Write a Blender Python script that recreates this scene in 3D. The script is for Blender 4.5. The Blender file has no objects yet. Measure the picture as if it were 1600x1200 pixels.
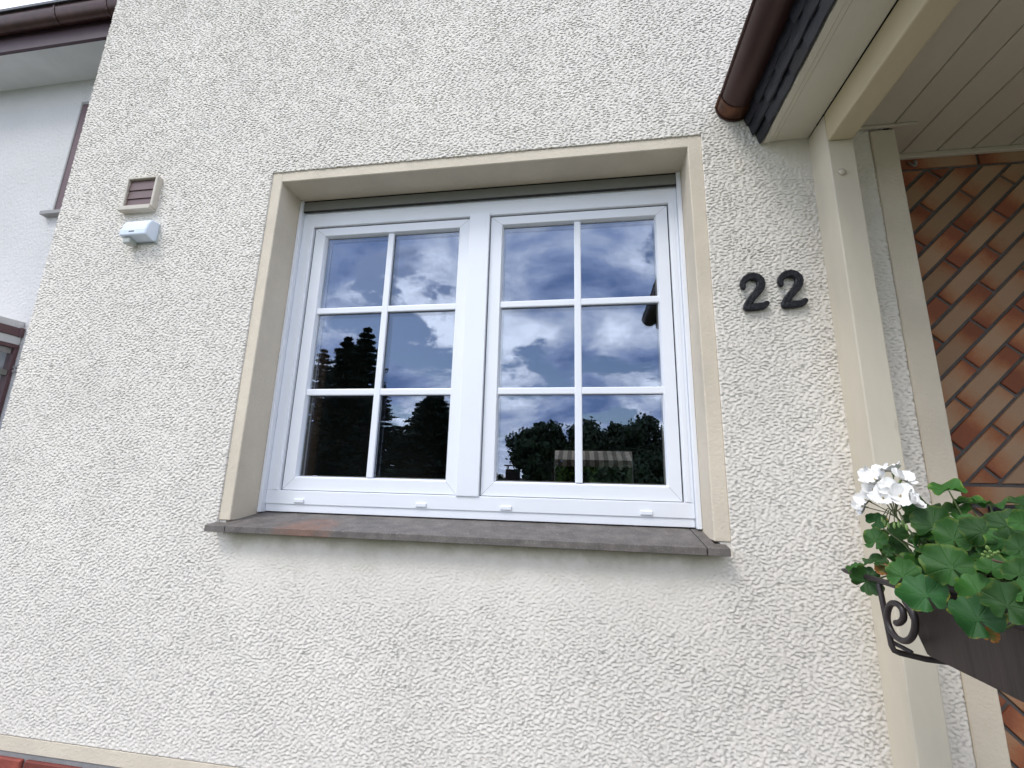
import bpy, bmesh, math, random
import numpy as np
from mathutils import Vector, Matrix

random.seed(7)
rng = np.random.default_rng(11)
S = bpy.context.scene
COL = S.collection
rad = math.radians

# ------------------------------------------------------------------ camera
# metres; x along the facade, y into the house, z up; z = 0 is the eye height, the ground is at z = -1.6
CAM_LOC = Vector((0.0, -1.6, 0.0))
YAW, PITCH, ROLL, FOC = 0.160200, 0.217359, -0.0262795, 704.34
GROUND = -1.6
Rm = Matrix.Rotation(YAW, 3, 'Z') @ Matrix.Rotation(PITCH, 3, 'X') @ Matrix.Rotation(ROLL, 3, 'Y')
cr, cf, cu = Rm.col[0], Rm.col[1], Rm.col[2]
cd = bpy.data.cameras.new('camera')
cd.sensor_fit = 'HORIZONTAL'
cd.sensor_width = 36.0
cd.lens = FOC / 1600 * 36
cd.clip_start = 0.02
cd.clip_end = 1500
cam = bpy.data.objects.new('camera', cd)
COL.objects.link(cam)
M3 = Matrix((cr, cu, -cf)).transposed()
cam.matrix_world = Matrix.Translation(CAM_LOC) @ M3.to_4x4()
S.camera = cam

# ------------------------------------------------------------------ sky and sun
SUN_DIR = Vector((-0.42, -0.60, 0.95)).normalized()      # towards the sun
w = bpy.data.worlds.new('World')
S.world = w
w.use_nodes = True
nt = w.node_tree
nt.nodes.clear()
def N(tree, t, **kw):
    n = tree.nodes.new(t)
    for k, v in kw.items():
        if k.startswith('i_'):
            n.inputs[k[2:]].default_value = v
        else:
            setattr(n, k, v)
    return n
out = N(nt, 'ShaderNodeOutputWorld')
sky = N(nt, 'ShaderNodeTexSky', sky_type='NISHITA', sun_disc=False)
sky.sun_elevation = math.asin(SUN_DIR.z)
sky.sun_rotation = math.atan2(SUN_DIR.x, SUN_DIR.y)
bg = N(nt, 'ShaderNodeBackground'); bg.inputs['Strength'].default_value = 0.15
bgc = N(nt, 'ShaderNodeBackground'); bgc.inputs['Strength'].default_value = 1.2
mix = N(nt, 'ShaderNodeMixShader')
nt.links.new(sky.outputs[0], bg.inputs['Color'])
tc = N(nt, 'ShaderNodeTexCoord')
sx = N(nt, 'ShaderNodeSeparateXYZ'); nt.links.new(tc.outputs['Generated'], sx.inputs[0])
def math_node(tree, op, a, b=None, c=None):
    n = N(tree, 'ShaderNodeMath', operation=op)
    for i, v in enumerate((a, b, c)):
        if v is None: continue
        if isinstance(v, (int, float)): n.inputs[i].default_value = v
        else: tree.links.new(v, n.inputs[i])
    return n.outputs[0]
zz = math_node(nt, 'MAXIMUM', sx.outputs['Z'], 0.0)
den = math_node(nt, 'ADD', zz, 0.30)
px = math_node(nt, 'DIVIDE', sx.outputs['X'], den)
py = math_node(nt, 'DIVIDE', sx.outputs['Y'], den)
cx = N(nt, 'ShaderNodeCombineXYZ'); nt.links.new(px, cx.inputs[0]); nt.links.new(py, cx.inputs[1])
def noise(tree, vec, scale, detail=6, rough=0.55, off=(0, 0, 0), dist=0.0):
    mp = N(tree, 'ShaderNodeMapping'); mp.inputs['Location'].default_value = off
    tree.links.new(vec, mp.inputs[0])
    n = N(tree, 'ShaderNodeTexNoise')
    n.inputs['Scale'].default_value = scale; n.inputs['Detail'].default_value = detail
    n.inputs['Roughness'].default_value = rough; n.inputs['Distortion'].default_value = dist
    tree.links.new(mp.outputs[0], n.inputs['Vector'])
    return n.outputs['Fac']
def ramp(tree, fac, stops, interp='LINEAR'):
    r = N(tree, 'ShaderNodeValToRGB'); r.color_ramp.interpolation = interp
    els = r.color_ramp.elements
    while len(els) < len(stops): els.new(0.5)
    for e, (p, c) in zip(els, stops):
        e.position = p
        e.color = (c, c, c, 1) if isinstance(c, (int, float)) else (*c, 1)
    tree.links.new(fac, r.inputs[0])
    return r.outputs[0]
n1 = noise(nt, cx.outputs[0], 3.1, 10, 0.60, (1.2, 4.6, 1.4), 0.3)
n2 = noise(nt, cx.outputs[0], 2.4, 9, 0.60, (2.3, 6.2, 5.0), 0.4)
cover = ramp(nt, n1, [(0.415, 0.0), (0.465, 1.0)])
tone = ramp(nt, n2, [(0.34, (0.30, 0.43, 0.74)), (0.44, (0.66, 0.79, 1.10)), (0.53, (1.30, 1.36, 1.52)), (0.64, (2.3, 2.3, 2.35))])
nt.links.new(tone, bgc.inputs['Color'])
nt.links.new(cover, mix.inputs['Fac'])
nt.links.new(bg.outputs[0], mix.inputs[1]); nt.links.new(bgc.outputs[0], mix.inputs[2])
nt.links.new(mix.outputs[0], out.inputs['Surface'])
sl = bpy.data.lights.new('sun', 'SUN'); sl.energy = 1.3; sl.angle = rad(18); sl.color = (1.0, 0.96, 0.90)
so = bpy.data.objects.new('sun', sl); COL.objects.link(so)
so.rotation_euler = SUN_DIR.to_track_quat('Z', 'Y').to_euler()
S.view_settings.view_transform = 'Standard'
S.view_settings.look = 'None'
S.view_settings.gamma = 1.0
S.view_settings.use_curve_mapping = False
S.view_settings.exposure = 0.44
S.cycles.max_bounces = 10
S.cycles.transparent_max_bounces = 16

# ------------------------------------------------------------------ helpers
def tag(o, label=None, cat=None, group=None, kind=None):
    if label: o['label'] = label
    if cat: o['category'] = cat
    if group: o['group'] = group
    if kind: o['kind'] = kind
    return o
def empty(name, loc, label, cat, group=None, kind=None):
    o = bpy.data.objects.new(name, None)
    o.location = loc
    o.empty_display_size = 0.1
    COL.objects.link(o)
    return tag(o, label, cat, group, kind)
BASE = {}
def world_loc(o):
    v = Vector(o.location)
    while o.parent:
        o = o.parent; v = v + Vector(o.location)
    return v
def link(name, me, mat, parent=None, loc=(0, 0, 0)):
    """one mesh object; loc in world metres (parents never turn)"""
    o = bpy.data.objects.new(name, me)
    if mat and not me.materials: me.materials.append(mat)
    COL.objects.link(o)
    l = Vector(loc)
    if parent:
        o.parent = parent
        l = l - world_loc(parent)
    o.location = l
    return o
def mesh_from(verts, faces, smooth=False):
    me = bpy.data.meshes.new('mesh')
    me.from_pydata([tuple(v) for v in verts], [], [tuple(f) for f in faces])
    if smooth: me.polygons.foreach_set('use_smooth', [True] * len(me.polygons))
    me.update()
    return me
def bm_mesh(bm, smooth=False):
    me = bpy.data.meshes.new('mesh')
    bmesh.ops.recalc_face_normals(bm, faces=bm.faces)
    bm.to_mesh(me); bm.free()
    if smooth: me.polygons.foreach_set('use_smooth', [True] * len(me.polygons))
    return me
def bm_box(bm, lo, hi, bev=0.0, seg=1):
    r = bmesh.ops.create_cube(bm, size=1.0)
    vs = r['verts']
    c = [(a + b) / 2 for a, b in zip(lo, hi)]; s = [b - a for a, b in zip(lo, hi)]
    for v in vs: v.co = Vector((c[0] + v.co.x * s[0], c[1] + v.co.y * s[1], c[2] + v.co.z * s[2]))
    if bev > 0:
        es = list({e for v in vs for e in v.link_edges})
        bmesh.ops.bevel(bm, geom=es, offset=min(bev, min(s) * 0.45), segments=seg, profile=0.5, affect='EDGES')
def box(name, lo, hi, mat, parent=None, bev=0.002, seg=1):
    loc = Vector([(a + b) / 2 for a, b in zip(lo, hi)])
    bm = bmesh.new()
    bm_box(bm, [a - c for a, c in zip(lo, loc)], [b - c for b, c in zip(hi, loc)], bev, seg)
    return link(name, bm_mesh(bm), mat, parent, loc)
def boxes(name, lst, mat, parent=None, bev=0.002, seg=1):
    bm = bmesh.new()
    loc = Vector([(a + b) / 2 for a, b in zip(*lst[0])])
    for lo, hi in lst: bm_box(bm, [a - c for a, c in zip(lo, loc)], [b - c for b, c in zip(hi, loc)], bev, seg)
    return link(name, bm_mesh(bm), mat, parent, loc)
def prism(name, poly, axis, a, b, mat, parent=None, bev=0.0, smooth=False):
    """poly: 2D outline; extruded along axis from a to b"""
    bm = bmesh.new()
    def P(u, v, t):
        return Vector({'x': (t, u, v), 'y': (u, t, v), 'z': (u, v, t)}[axis])
    c = P(sum(p[0] for p in poly) / len(poly), sum(p[1] for p in poly) / len(poly), (a + b) / 2)
    A = [bm.verts.new(P(u, v, a) - c) for u, v in poly]; B = [bm.verts.new(P(u, v, b) - c) for u, v in poly]
    n = len(poly)
    bm.faces.new(A); bm.faces.new(B[::-1])
    for i in range(n): bm.faces.new((A[i], B[i], B[(i + 1) % n], A[(i + 1) % n]))
    bmesh.ops.recalc_face_normals(bm, faces=bm.faces)
    if bev > 0: bmesh.ops.bevel(bm, geom=list(bm.edges), offset=bev, segments=1, affect='EDGES')
    return link(name, bm_mesh(bm, smooth), mat, parent, c)
def tube_mesh(pts, r, seg=8, c=Vector((0, 0, 0)), closed=False, flat=None):
    pts = [Vector(p) - c for p in pts]
    rs = r if isinstance(r, (list, tuple)) else [r] * len(pts)
    V, F = [], []
    prev = None
    for i, p in enumerate(pts):
        t = (pts[min(i + 1, len(pts) - 1)] - pts[max(i - 1, 0)]).normalized()
        if prev is None:
            a = Vector((0, 0, 1)) if abs(t.z) < 0.9 else Vector((1, 0, 0))
            n = t.cross(a).normalized()
        else:
            n = (prev - t * prev.dot(t)).normalized()
        b = t.cross(n); prev = n
        for k in range(seg):
            a = 2 * math.pi * k / seg
            V.append(p + (n * math.cos(a) + b * math.sin(a)) * rs[i])
    for i in range(len(pts) - 1):
        for k in range(seg):
            k2 = (k + 1) % seg
            F.append((i * seg + k, i * seg + k2, (i + 1) * seg + k2, (i + 1) * seg + k))
    F.append(tuple(range(seg))[::-1]); F.append(tuple((len(pts) - 1) * seg + k for k in range(seg)))
    return mesh_from(V, F, True)
def tube(name, pts, r, mat, parent=None, seg=8):
    c = Vector(pts[0])
    return link(name, tube_mesh(pts, r, seg, c), mat, parent, c)

# pixel (of the 1600 x 1200 photograph) to a point, used while measuring the place
def ray(px_, py_):
    return Rm @ Vector(((px_ - 800) / FOC, 1.0, -(py_ - 600) / FOC))
def at_y(px_, py_, y):
    d = ray(px_, py_); return CAM_LOC + d * ((y - CAM_LOC.y) / d.y)
def at_x(px_, py_, x):
    d = ray(px_, py_); return CAM_LOC + d * ((x - CAM_LOC.x) / d.x)

# ------------------------------------------------------------------ materials
def material(name, col, rough=0.6, var=0.0, vscale=8.0, bump=0.0, bscale=60.0, metal=0.0, spec=0.4, obj_var=0.0, stretch=(1, 1, 1), dirt=None, coat=0.0):
    m = bpy.data.materials.new(name); m.use_nodes = True
    t = m.node_tree; b = t.nodes['Principled BSDF']
    b.inputs['Roughness'].default_value = rough; b.inputs['Metallic'].default_value = metal
    b.inputs['Specular IOR Level'].default_value = spec
    if coat: b.inputs['Coat Weight'].default_value = coat
    tcn = N(t, 'ShaderNodeTexCoord')
    mp = N(t, 'ShaderNodeMapping'); mp.inputs['Scale'].default_value = stretch
    t.links.new(tcn.outputs['Object'], mp.inputs[0])
    vec = mp.outputs[0]
    rgb = N(t, 'ShaderNodeRGB'); rgb.outputs[0].default_value = (*col, 1)
    cur = rgb.outputs[0]
    def mul(cur, fac_out):
        x = N(t, 'ShaderNodeMix', data_type='RGBA', blend_type='MULTIPLY'); x.inputs[0].default_value = 1.0
        t.links.new(cur, x.inputs[6]); t.links.new(fac_out, x.inputs[7]); return x.outputs[2]
    if var:
        f = noise(t, vec, vscale, 5, 0.6)
        cur = mul(cur, ramp(t, f, [(0.3, 1 - var), (0.7, 1 + var * 0.6)]))
    if obj_var:
        oi = N(t, 'ShaderNodeObjectInfo')
        cur = mul(cur, ramp(t, oi.outputs['Random'], [(0.0, 1 - obj_var), (1.0, 1 + obj_var)]))
    if dirt:
        dcol, dscale, lo, hi = dirt
        f = ramp(t, noise(t, vec, dscale, 7, 0.65, (5, 2, 1)), [(lo, 0.0), (hi, 1.0)])
        x = N(t, 'ShaderNodeMix', data_type='RGBA'); t.links.new(f, x.inputs[0]); t.links.new(cur, x.inputs[6]); x.inputs[7].default_value = (*dcol, 1)
        cur = x.outputs[2]
    t.links.new(cur, b.inputs['Base Color'])
    if bump:
        f = noise(t, vec, bscale, 4, 0.6, (1, 1, 1))
        bn = N(t, 'ShaderNodeBump'); bn.inputs['Strength'].default_value = 1.0; bn.inputs['Distance'].default_value = bump
        t.links.new(f, bn.inputs['Height']); t.links.new(bn.outputs[0], b.inputs['Normal'])
    return m

def stucco_material(name, col, algae=False):
    m = bpy.data.materials.new(name); m.use_nodes = True
    t = m.node_tree; b = t.nodes['Principled BSDF']
    b.inputs['Roughness'].default_value = 0.9; b.inputs['Specular IOR Level'].default_value = 0.2
    tcn = N(t, 'ShaderNodeTexCoord'); vec = tcn.outputs['Object']
    f = ramp(t, noise(t, vec, 2.2, 6, 0.6), [(0.3, 0.94), (0.7, 1.05)])
    x = N(t, 'ShaderNodeMix', data_type='RGBA', blend_type='MULTIPLY'); x.inputs[0].default_value = 1; x.inputs[6].default_value = (*col, 1)
    t.links.new(f, x.inputs[7]); cur = x.outputs[2]
    # fine grime specks
    sp = ramp(t, noise(t, vec, 95, 3, 0.6, (4, 4, 4)), [(0.66, 0.0), (0.8, 0.35)])
    y = N(t, 'ShaderNodeMix', data_type='RGBA'); t.links.new(sp, y.inputs[0]); t.links.new(cur, y.inputs[6]); y.inputs[7].default_value = (0.42, 0.38, 0.30, 1); cur = y.outputs[2]
    if algae:   # green-brown weathering that clings under the window sill
        s = N(t, 'ShaderNodeSeparateXYZ'); t.links.new(vec, s.inputs[0])
        edge = noise(t, vec, 7.0, 6, 0.65, (2, 0, 0))
        edge2 = noise(t, vec, 9.0, 6, 0.7, (0, 0, 7))
        d = math_node(t, 'SUBTRACT', -0.19, s.outputs['Z'])              # metres below the sill
        e2 = math_node(t, 'MULTIPLY_ADD', edge, 0.36, -0.04)
        f1 = math_node(t, 'DIVIDE', d, e2)
        f1 = ramp(t, f1, [(0.0, 1.0), (0.2, 0.75), (0.45, 0.28), (1.0, 0.0)])
        pos = math_node(t, 'GREATER_THAN', d, -0.01)
        xa = ramp(t, math_node(t, 'MULTIPLY_ADD', s.outputs['X'], 0.5, 0.75), [(0.075, 0.0), (0.10, 1.0), (0.95, 1.0), (0.975, 0.0)])
        g = math_node(t, 'MULTIPLY', math_node(t, 'MULTIPLY', f1, pos), xa)
        g = math_node(t, 'MULTIPLY', g, ramp(t, edge2, [(0.25, 0.5), (0.75, 1.0)]))
        y = N(t, 'ShaderNodeMix', data_type='RGBA'); t.links.new(g, y.inputs[0]); t.links.new(cur, y.inputs[6]); y.inputs[7].default_value = (0.21, 0.20, 0.095, 1); cur = y.outputs[2]
    t.links.new(cur, b.inputs['Base Color'])
    mp = N(t, 'ShaderNodeMapping'); mp.inputs['Scale'].default_value = (0.75, 0.75, 1.0); t.links.new(vec, mp.inputs[0])
    bf = noise(t, mp.outputs[0], 150, 3, 0.6)
    bn = N(t, 'ShaderNodeBump'); bn.inputs['Strength'].default_value = 0.6; bn.inputs['Distance'].default_value = 0.0010
    t.links.new(bf, bn.inputs['Height'])
    t.links.new(bn.outputs[0], b.inputs['Normal'])
    return m

def stucco_far_material(name, col):
    m = bpy.data.materials.new(name); m.use_nodes = True
    t = m.node_tree; b = t.nodes['Principled BSDF']
    b.inputs['Roughness'].default_value = 0.9; b.inputs['Specular IOR Level'].default_value = 0.2
    tcn = N(t, 'ShaderNodeTexCoord'); vec = tcn.outputs['Object']
    f = ramp(t, noise(t, vec, 1.2, 6, 0.6), [(0.3, 0.95), (0.7, 1.04)])
    x = N(t, 'ShaderNodeMix', data_type='RGBA', blend_type='MULTIPLY'); x.inputs[0].default_value = 1; x.inputs[6].default_value = (*col, 1)
    t.links.new(f, x.inputs[7]); t.links.new(x.outputs[2], b.inputs['Base Color'])
    bf = noise(t, vec, 26, 5, 0.65)
    bn = N(t, 'ShaderNodeBump'); bn.inputs['Strength'].default_value = 1.0; bn.inputs['Distance'].default_value = 0.016
    t.links.new(bf, bn.inputs['Height']); t.links.new(bn.outputs[0], b.inputs['Normal'])
    return m

def tile_material():
    m = bpy.data.materials.new('flamed clay tile'); m.use_nodes = True
    t = m.node_tree; b = t.nodes['Principled BSDF']
    b.inputs['Roughness'].default_value = 0.8; b.inputs['Specular IOR Level'].default_value = 0.2
    tcn = N(t, 'ShaderNodeTexCoord'); s = N(t, 'ShaderNodeSeparateXYZ'); t.links.new(tcn.outputs['UV'], s.inputs[0])
    oi = N(t, 'ShaderNodeObjectInfo')
    cxx = N(t, 'ShaderNodeCombineXYZ'); t.links.new(math_node(t, 'MULTIPLY', oi.outputs['Random'], 37.0), cxx.inputs[2])
    va = N(t, 'ShaderNodeVectorMath', operation='ADD'); t.links.new(tcn.outputs['UV'], va.inputs[0]); t.links.new(cxx.outputs[0], va.inputs[1])
    big = noise(t, va.outputs[0], 9.0, 5, 0.6)
    fine = noise(t, va.outputs[0], 170.0, 4, 0.65)
    u = math_node(t, 'ABSOLUTE', math_node(t, 'ADD', math_node(t, 'DIVIDE', s.outputs['X'], 0.130), math_node(t, 'MULTIPLY_ADD', math_node(t, 'FRACT', math_node(t, 'MULTIPLY', oi.outputs['Random'], 17.3)), 0.9, -0.45)))
    sh = math_node(t, 'MULTIPLY_ADD', oi.outputs['Random'], 0.30, -0.15)
    f = math_node(t, 'ADD', math_node(t, 'ADD', u, sh), math_node(t, 'MULTIPLY_ADD', big, 0.9, -0.45))
    f = math_node(t, 'ADD', f, math_node(t, 'MULTIPLY_ADD', fine, 0.4, -0.2))
    colr = ramp(t, f, [(0.28, (0.41, 0.26, 0.16)), (0.55, (0.40, 0.215, 0.12)), (0.78, (0.36, 0.145, 0.072)), (1.05, (0.27, 0.095, 0.052))])
    mu = N(t, 'ShaderNodeMix', data_type='RGBA', blend_type='MULTIPLY'); mu.inputs[0].default_value = 1
    t.links.new(colr, mu.inputs[6]); t.links.new(ramp(t, math_node(t, 'ADD', math_node(t, 'MULTIPLY', oi.outputs['Random'], 0.6), math_node(t, 'MULTIPLY', fine, 0.4)), [(0.1, 0.78), (0.9, 1.15)]), mu.inputs[7])
    t.links.new(mu.outputs[2], b.inputs['Base Color'])
    bn = N(t, 'ShaderNodeBump'); bn.inputs['Distance'].default_value = 0.0012; t.links.new(fine, bn.inputs['Height']); t.links.new(bn.outputs[0], b.inputs['Normal'])
    return m

def glass_material(name, ior, tint=(1, 1, 1), refl=(0.68, 0.79, 1.0)):
    m = bpy.data.materials.new(name); m.use_nodes = True
    t = m.node_tree; t.nodes.clear()
    o = N(t, 'ShaderNodeOutputMaterial'); mx = N(t, 'ShaderNodeMixShader')
    tr = N(t, 'ShaderNodeBsdfTransparent'); tr.inputs[0].default_value = (*tint, 1)
    gl = N(t, 'ShaderNodeBsdfGlossy'); gl.inputs['Roughness'].default_value = 0.0; gl.inputs['Color'].default_value = (*refl, 1)
    fr = N(t, 'ShaderNodeFresnel'); fr.inputs['IOR'].default_value = ior
    ge = N(t, 'ShaderNodeNewGeometry')
    # each slab reflects once per crossing, with the strength of its two faces together
    ff = math_node(t, 'MULTIPLY', math_node(t, 'MULTIPLY', fr.outputs[0], 2.0), math_node(t, 'SUBTRACT', 1.0, ge.outputs['Backfacing']))
    ff = math_node(t, 'MINIMUM', ff, 1.0)
    # very slight float-glass waviness
    tcn = N(t, 'ShaderNodeTexCoord'); nf = noise(t, tcn.outputs['Object'], 2.5, 2, 0.5)
    bn = N(t, 'ShaderNodeBump'); bn.inputs['Distance'].default_value = 0.0002; t.links.new(nf, bn.inputs['Height'])
    t.links.new(bn.outputs[0], gl.inputs['Normal'])
    t.links.new(ff, mx.inputs[0]); t.links.new(tr.outputs[0], mx.inputs[1]); t.links.new(gl.outputs[0], mx.inputs[2]); t.links.new(mx.outputs[0], o.inputs[0])
    return m

def leaf_material(name, base, vein, rim, rim_lo):
    m = bpy.data.materials.new(name); m.use_nodes = True
    t = m.node_tree; b = t.nodes['Principled BSDF']
    b.inputs['Roughness'].default_value = 0.45; b.inputs['Specular IOR Level'].default_value = 0.4
    tcn = N(t, 'ShaderNodeTexCoord'); s = N(t, 'ShaderNodeSeparateXYZ'); t.links.new(tcn.outputs['UV'], s.inputs[0])
    r, a = s.outputs['X'], s.outputs['Y']
    oi = N(t, 'ShaderNodeObjectInfo')
    nz = noise(t, tcn.outputs['Object'], 60, 5, 0.6)
    v = math_node(t, 'ABSOLUTE', math_node(t, 'SINE', math_node(t, 'MULTIPLY', a, math.pi * 7)))
    v = math_node(t, 'MULTIPLY', v, math_node(t, 'MAXIMUM', r, 0.12))
    vf = ramp(t, v, [(0.015, 0.75), (0.10, 0.0)])
    c = N(t, 'ShaderNodeMix', data_type='RGBA'); c.inputs[6].default_value = (*base, 1); c.inputs[7].default_value = (*vein, 1); t.links.new(vf, c.inputs[0])
    big = noise(t, tcn.outputs['Object'], 2.6, 3, 0.6, (3, 3, 3))
    rf = math_node(t, 'ADD', r, math_node(t, 'ADD', math_node(t, 'MULTIPLY_ADD', nz, 0.3, -0.15), math_node(t, 'MULTIPLY_ADD', big, 1.2, -0.6)))
    rfr = ramp(t, math_node(t, 'MULTIPLY', rf, 0.7), [(rim_lo * 0.7, 0.0), (rim_lo * 0.7 + 0.1, 1.0)])
    c2 = N(t, 'ShaderNodeMix', data_type='RGBA'); t.links.new(rfr, c2.inputs[0]); t.links.new(c.outputs[2], c2.inputs[6]); c2.inputs[7].default_value = (*rim, 1)
    mu = N(t, 'ShaderNodeMix', data_type='RGBA', blend_type='MULTIPLY'); mu.inputs[0].default_value = 1
    t.links.new(c2.outputs[2], mu.inputs[6]); t.links.new(ramp(t, math_node(t, 'MULTIPLY_ADD', oi.outputs['Random'], 0.7, math_node(t, 'MULTIPLY', nz, 0.3)), [(0.1, 0.6), (0.9, 1.5)]), mu.inputs[7])
    t.links.new(mu.outputs[2], b.inputs['Base Color'])
    bn = N(t, 'ShaderNodeBump'); bn.inputs['Distance'].default_value = 0.0015
    t.links.new(math_node(t, 'MULTIPLY_ADD', nz, 0.5, math_node(t, 'MULTIPLY', vf, -0.6)), bn.inputs['Height']); t.links.new(bn.outputs[0], b.inputs['Normal'])
    tl = N(t, 'ShaderNodeBsdfTranslucent'); t.links.new(mu.outputs[2], tl.inputs[0])
    ms = N(t, 'ShaderNodeMixShader'); ms.inputs[0].default_value = 0.22
    t.links.new(b.outputs[0], ms.inputs[1]); t.links.new(tl.outputs[0], ms.inputs[2]); t.links.new(ms.outputs[0], t.nodes['Material Output'].inputs[0])
    return m

def sill_material():
    m = material('grey flecked stone sill', (0.140, 0.124, 0.112), 0.6, 0.40, 18, 0.0006, 220)
    t = m.node_tree; b = t.nodes['Principled BSDF']
    src = b.inputs['Base Color'].links[0].from_socket
    tcn = N(t, 'ShaderNodeTexCoord')
    fl = ramp(t, noise(t, tcn.outputs['Object'], 170, 2, 0.5, (9, 9, 9)), [(0.60, 0.0), (0.72, 0.35)])
    x = N(t, 'ShaderNodeMix', data_type='RGBA'); t.links.new(fl, x.inputs[0]); t.links.new(src, x.inputs[6]); x.inputs[7].default_value = (0.5, 0.49, 0.47, 1)
    # one rust stain near the left end, and a paler waterline
    s = N(t, 'ShaderNodeSeparateXYZ'); t.links.new(tcn.outputs['Object'], s.inputs[0])
    dx = math_node(t, 'DIVIDE', math_node(t, 'SUBTRACT', s.outputs['X'], -0.535), 0.14)
    dy = math_node(t, 'DIVIDE', math_node(t, 'SUBTRACT', s.outputs['Y'], 0.03), 0.16)
    d = math_node(t, 'ADD', math_node(t, 'MULTIPLY', dx, dx), math_node(t, 'MULTIPLY', dy, dy))
    d = math_node(t, 'ADD', d, math_node(t, 'MULTIPLY_ADD', noise(t, tcn.outputs['Object'], 20, 8, 0.7), 3.2, -1.5))
    rf = ramp(t, d, [(-0.0, 0.5), (0.5, 0.22), (1.0, 0.0)])
    y = N(t, 'ShaderNodeMix', data_type='RGBA'); t.links.new(rf, y.inputs[0]); t.links.new(x.outputs[2], y.inputs[6]); y.inputs[7].default_value = (0.26, 0.105, 0.055, 1)
    t.links.new(y.outputs[2], b.inputs['Base Color'])
    return m

STUCCO = stucco_material('cream sprayed stucco', (0.75, 0.705, 0.635), True)
STUCCO_PLAIN = stucco_far_material('cream stucco far', (0.75, 0.705, 0.635))
STUCCO_N = stucco_far_material('white stucco neighbour', (0.60, 0.59, 0.58))
TRIM = material('cream smooth render', (0.64, 0.565, 0.45), 0.8, 0.10, 4, 0.0022, 110, dirt=((0.35, 0.29, 0.2), 9, 0.70, 0.85))
PAINT = material('cream painted timber', (0.62, 0.56, 0.445), 0.5, 0.10, 6, 0.0004, 50, stretch=(1, 1, 0.3), dirt=((0.30, 0.25, 0.16), 12, 0.72, 0.85))
BEAMP = material('yellowed cream painted beam', (0.55, 0.475, 0.31), 0.5, 0.10, 6, 0.0004, 50, stretch=(1, 0.3, 1))
SOFFIT = material('off white painted soffit', (0.62, 0.585, 0.48), 0.55, 0.05, 5, 0.0003, 60, dirt=((0.2, 0.1, 0.08), 26, 0.78, 0.82))
CEIL = material('off white ceiling boards', (0.54, 0.485, 0.39), 0.55, 0.05, 5, 0.0003, 60, stretch=(1, 0.2, 1), obj_var=0.04)
PVC = material('white window plastic', (0.80, 0.82, 0.86), 0.28, 0.02, 4, spec=0.5)
SEAL = material('black rubber seal', (0.012, 0.012, 0.013), 0.6)
SHUT = material('grey roller shutter', (0.20, 0.20, 0.175), 0.5, 0.05, 6)
GLASS = glass_material('window glass', 1.85)
GLASS2 = glass_material('inner window glass', 1.55)
SILL = sill_material()
MORTAR = material('grey tile mortar', (0.14, 0.13, 0.125), 0.9, 0.25, 30, 0.001, 250)
MORTAR2 = material('grey plinth mortar', (0.25, 0.25, 0.25), 0.9, 0.15, 30, 0.001, 250)
TILE = tile_material()
BRICK = material('red plinth brick', (0.22, 0.05, 0.035), 0.75, 0.35, 16, 0.002, 90, obj_var=0.2)
COPPER = material('brown weathered gutter', (0.055, 0.026, 0.022), 0.36, 0.35, 9, metal=0.35, stretch=(1, 0.3, 1))
COPPER2 = material('orange brown gutter end', (0.12, 0.048, 0.024), 0.36, 0.5, 22, metal=0.5)
SLATE = material('dark blue grey slate', (0.016, 0.018, 0.025), 0.40, 0.4, 18, 0.004, 40, obj_var=0.35, stretch=(1, 0.35, 1.0))
IRON = material('brown black iron', (0.030, 0.022, 0.022), 0.42, 0.25, 30, 0.0006, 160, spec=0.5)
PLBOX = material('dark brown planter plastic', (0.034, 0.024, 0.019), 0.5, 0.35, 38, 0.0012, 60, stretch=(1, 1, 0.08), dirt=((0.06, 0.047, 0.038), 30, 0.64, 0.85))
SOIL = material('dark potting soil', (0.03, 0.02, 0.013), 0.95, 0.4, 60, 0.01, 90)
NUMB = material('black hammered cast metal', (0.006, 0.007, 0.012), 0.42, 0.5, 90, 0.005, 95, spec=0.35)
VENTF = material('beige vent plastic', (0.55, 0.50, 0.42), 0.5, 0.06, 9, dirt=((0.36, 0.30, 0.22), 20, 0.62, 0.8))
VENTS = material('brown vent slat', (0.125, 0.075, 0.072), 0.45, 0.15, 14)
DARK = material('black recess shade', (0.01, 0.01, 0.01), 0.9)  # near black, stands for the shade in gaps and unlit insides
SENSW = material('pale blue white plastic', (0.66, 0.73, 0.82), 0.35, 0.03, 20)
SENSG = material('grey smoked plastic', (0.40, 0.42, 0.38), 0.3)
BROWNW = material('purple brown window paint', (0.105, 0.055, 0.058), 0.45, 0.1, 8)
GREYF = material('grey window frame', (0.26, 0.25, 0.24), 0.5)
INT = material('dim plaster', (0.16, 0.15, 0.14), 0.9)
FLOORM = material('dark wood floor', (0.07, 0.05, 0.035), 0.5)
BOLT = material('painted bolt head', (0.52, 0.46, 0.36), 0.4)
STEM = material('green stem', (0.10, 0.13, 0.045), 0.5, 0.2, 40)
STEMR = material('reddish stem', (0.10, 0.055, 0.035), 0.5, 0.2, 40)
BUD = material('pale green bud', (0.22, 0.34, 0.10), 0.5, 0.2, 90)
LEAFG = leaf_material('geranium leaf', (0.031, 0.108, 0.017), (0.052, 0.15, 0.03), (0.10, 0.17, 0.025), 0.92)
LEAFY = leaf_material('yellowing geranium leaf', (0.024, 0.095, 0.022), (0.05, 0.14, 0.035), (0.33, 0.25, 0.03), 1.02)
LEAFB = leaf_material('withered geranium leaf', (0.15, 0.14, 0.03), (0.2, 0.16, 0.05), (0.30, 0.13, 0.03), 0.5)
PETAL = material('white petal', (0.82, 0.81, 0.78), 0.5, 0.06, 6)
ANTHER = material('flower heart', (0.42, 0.33, 0.18), 0.6)

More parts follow.
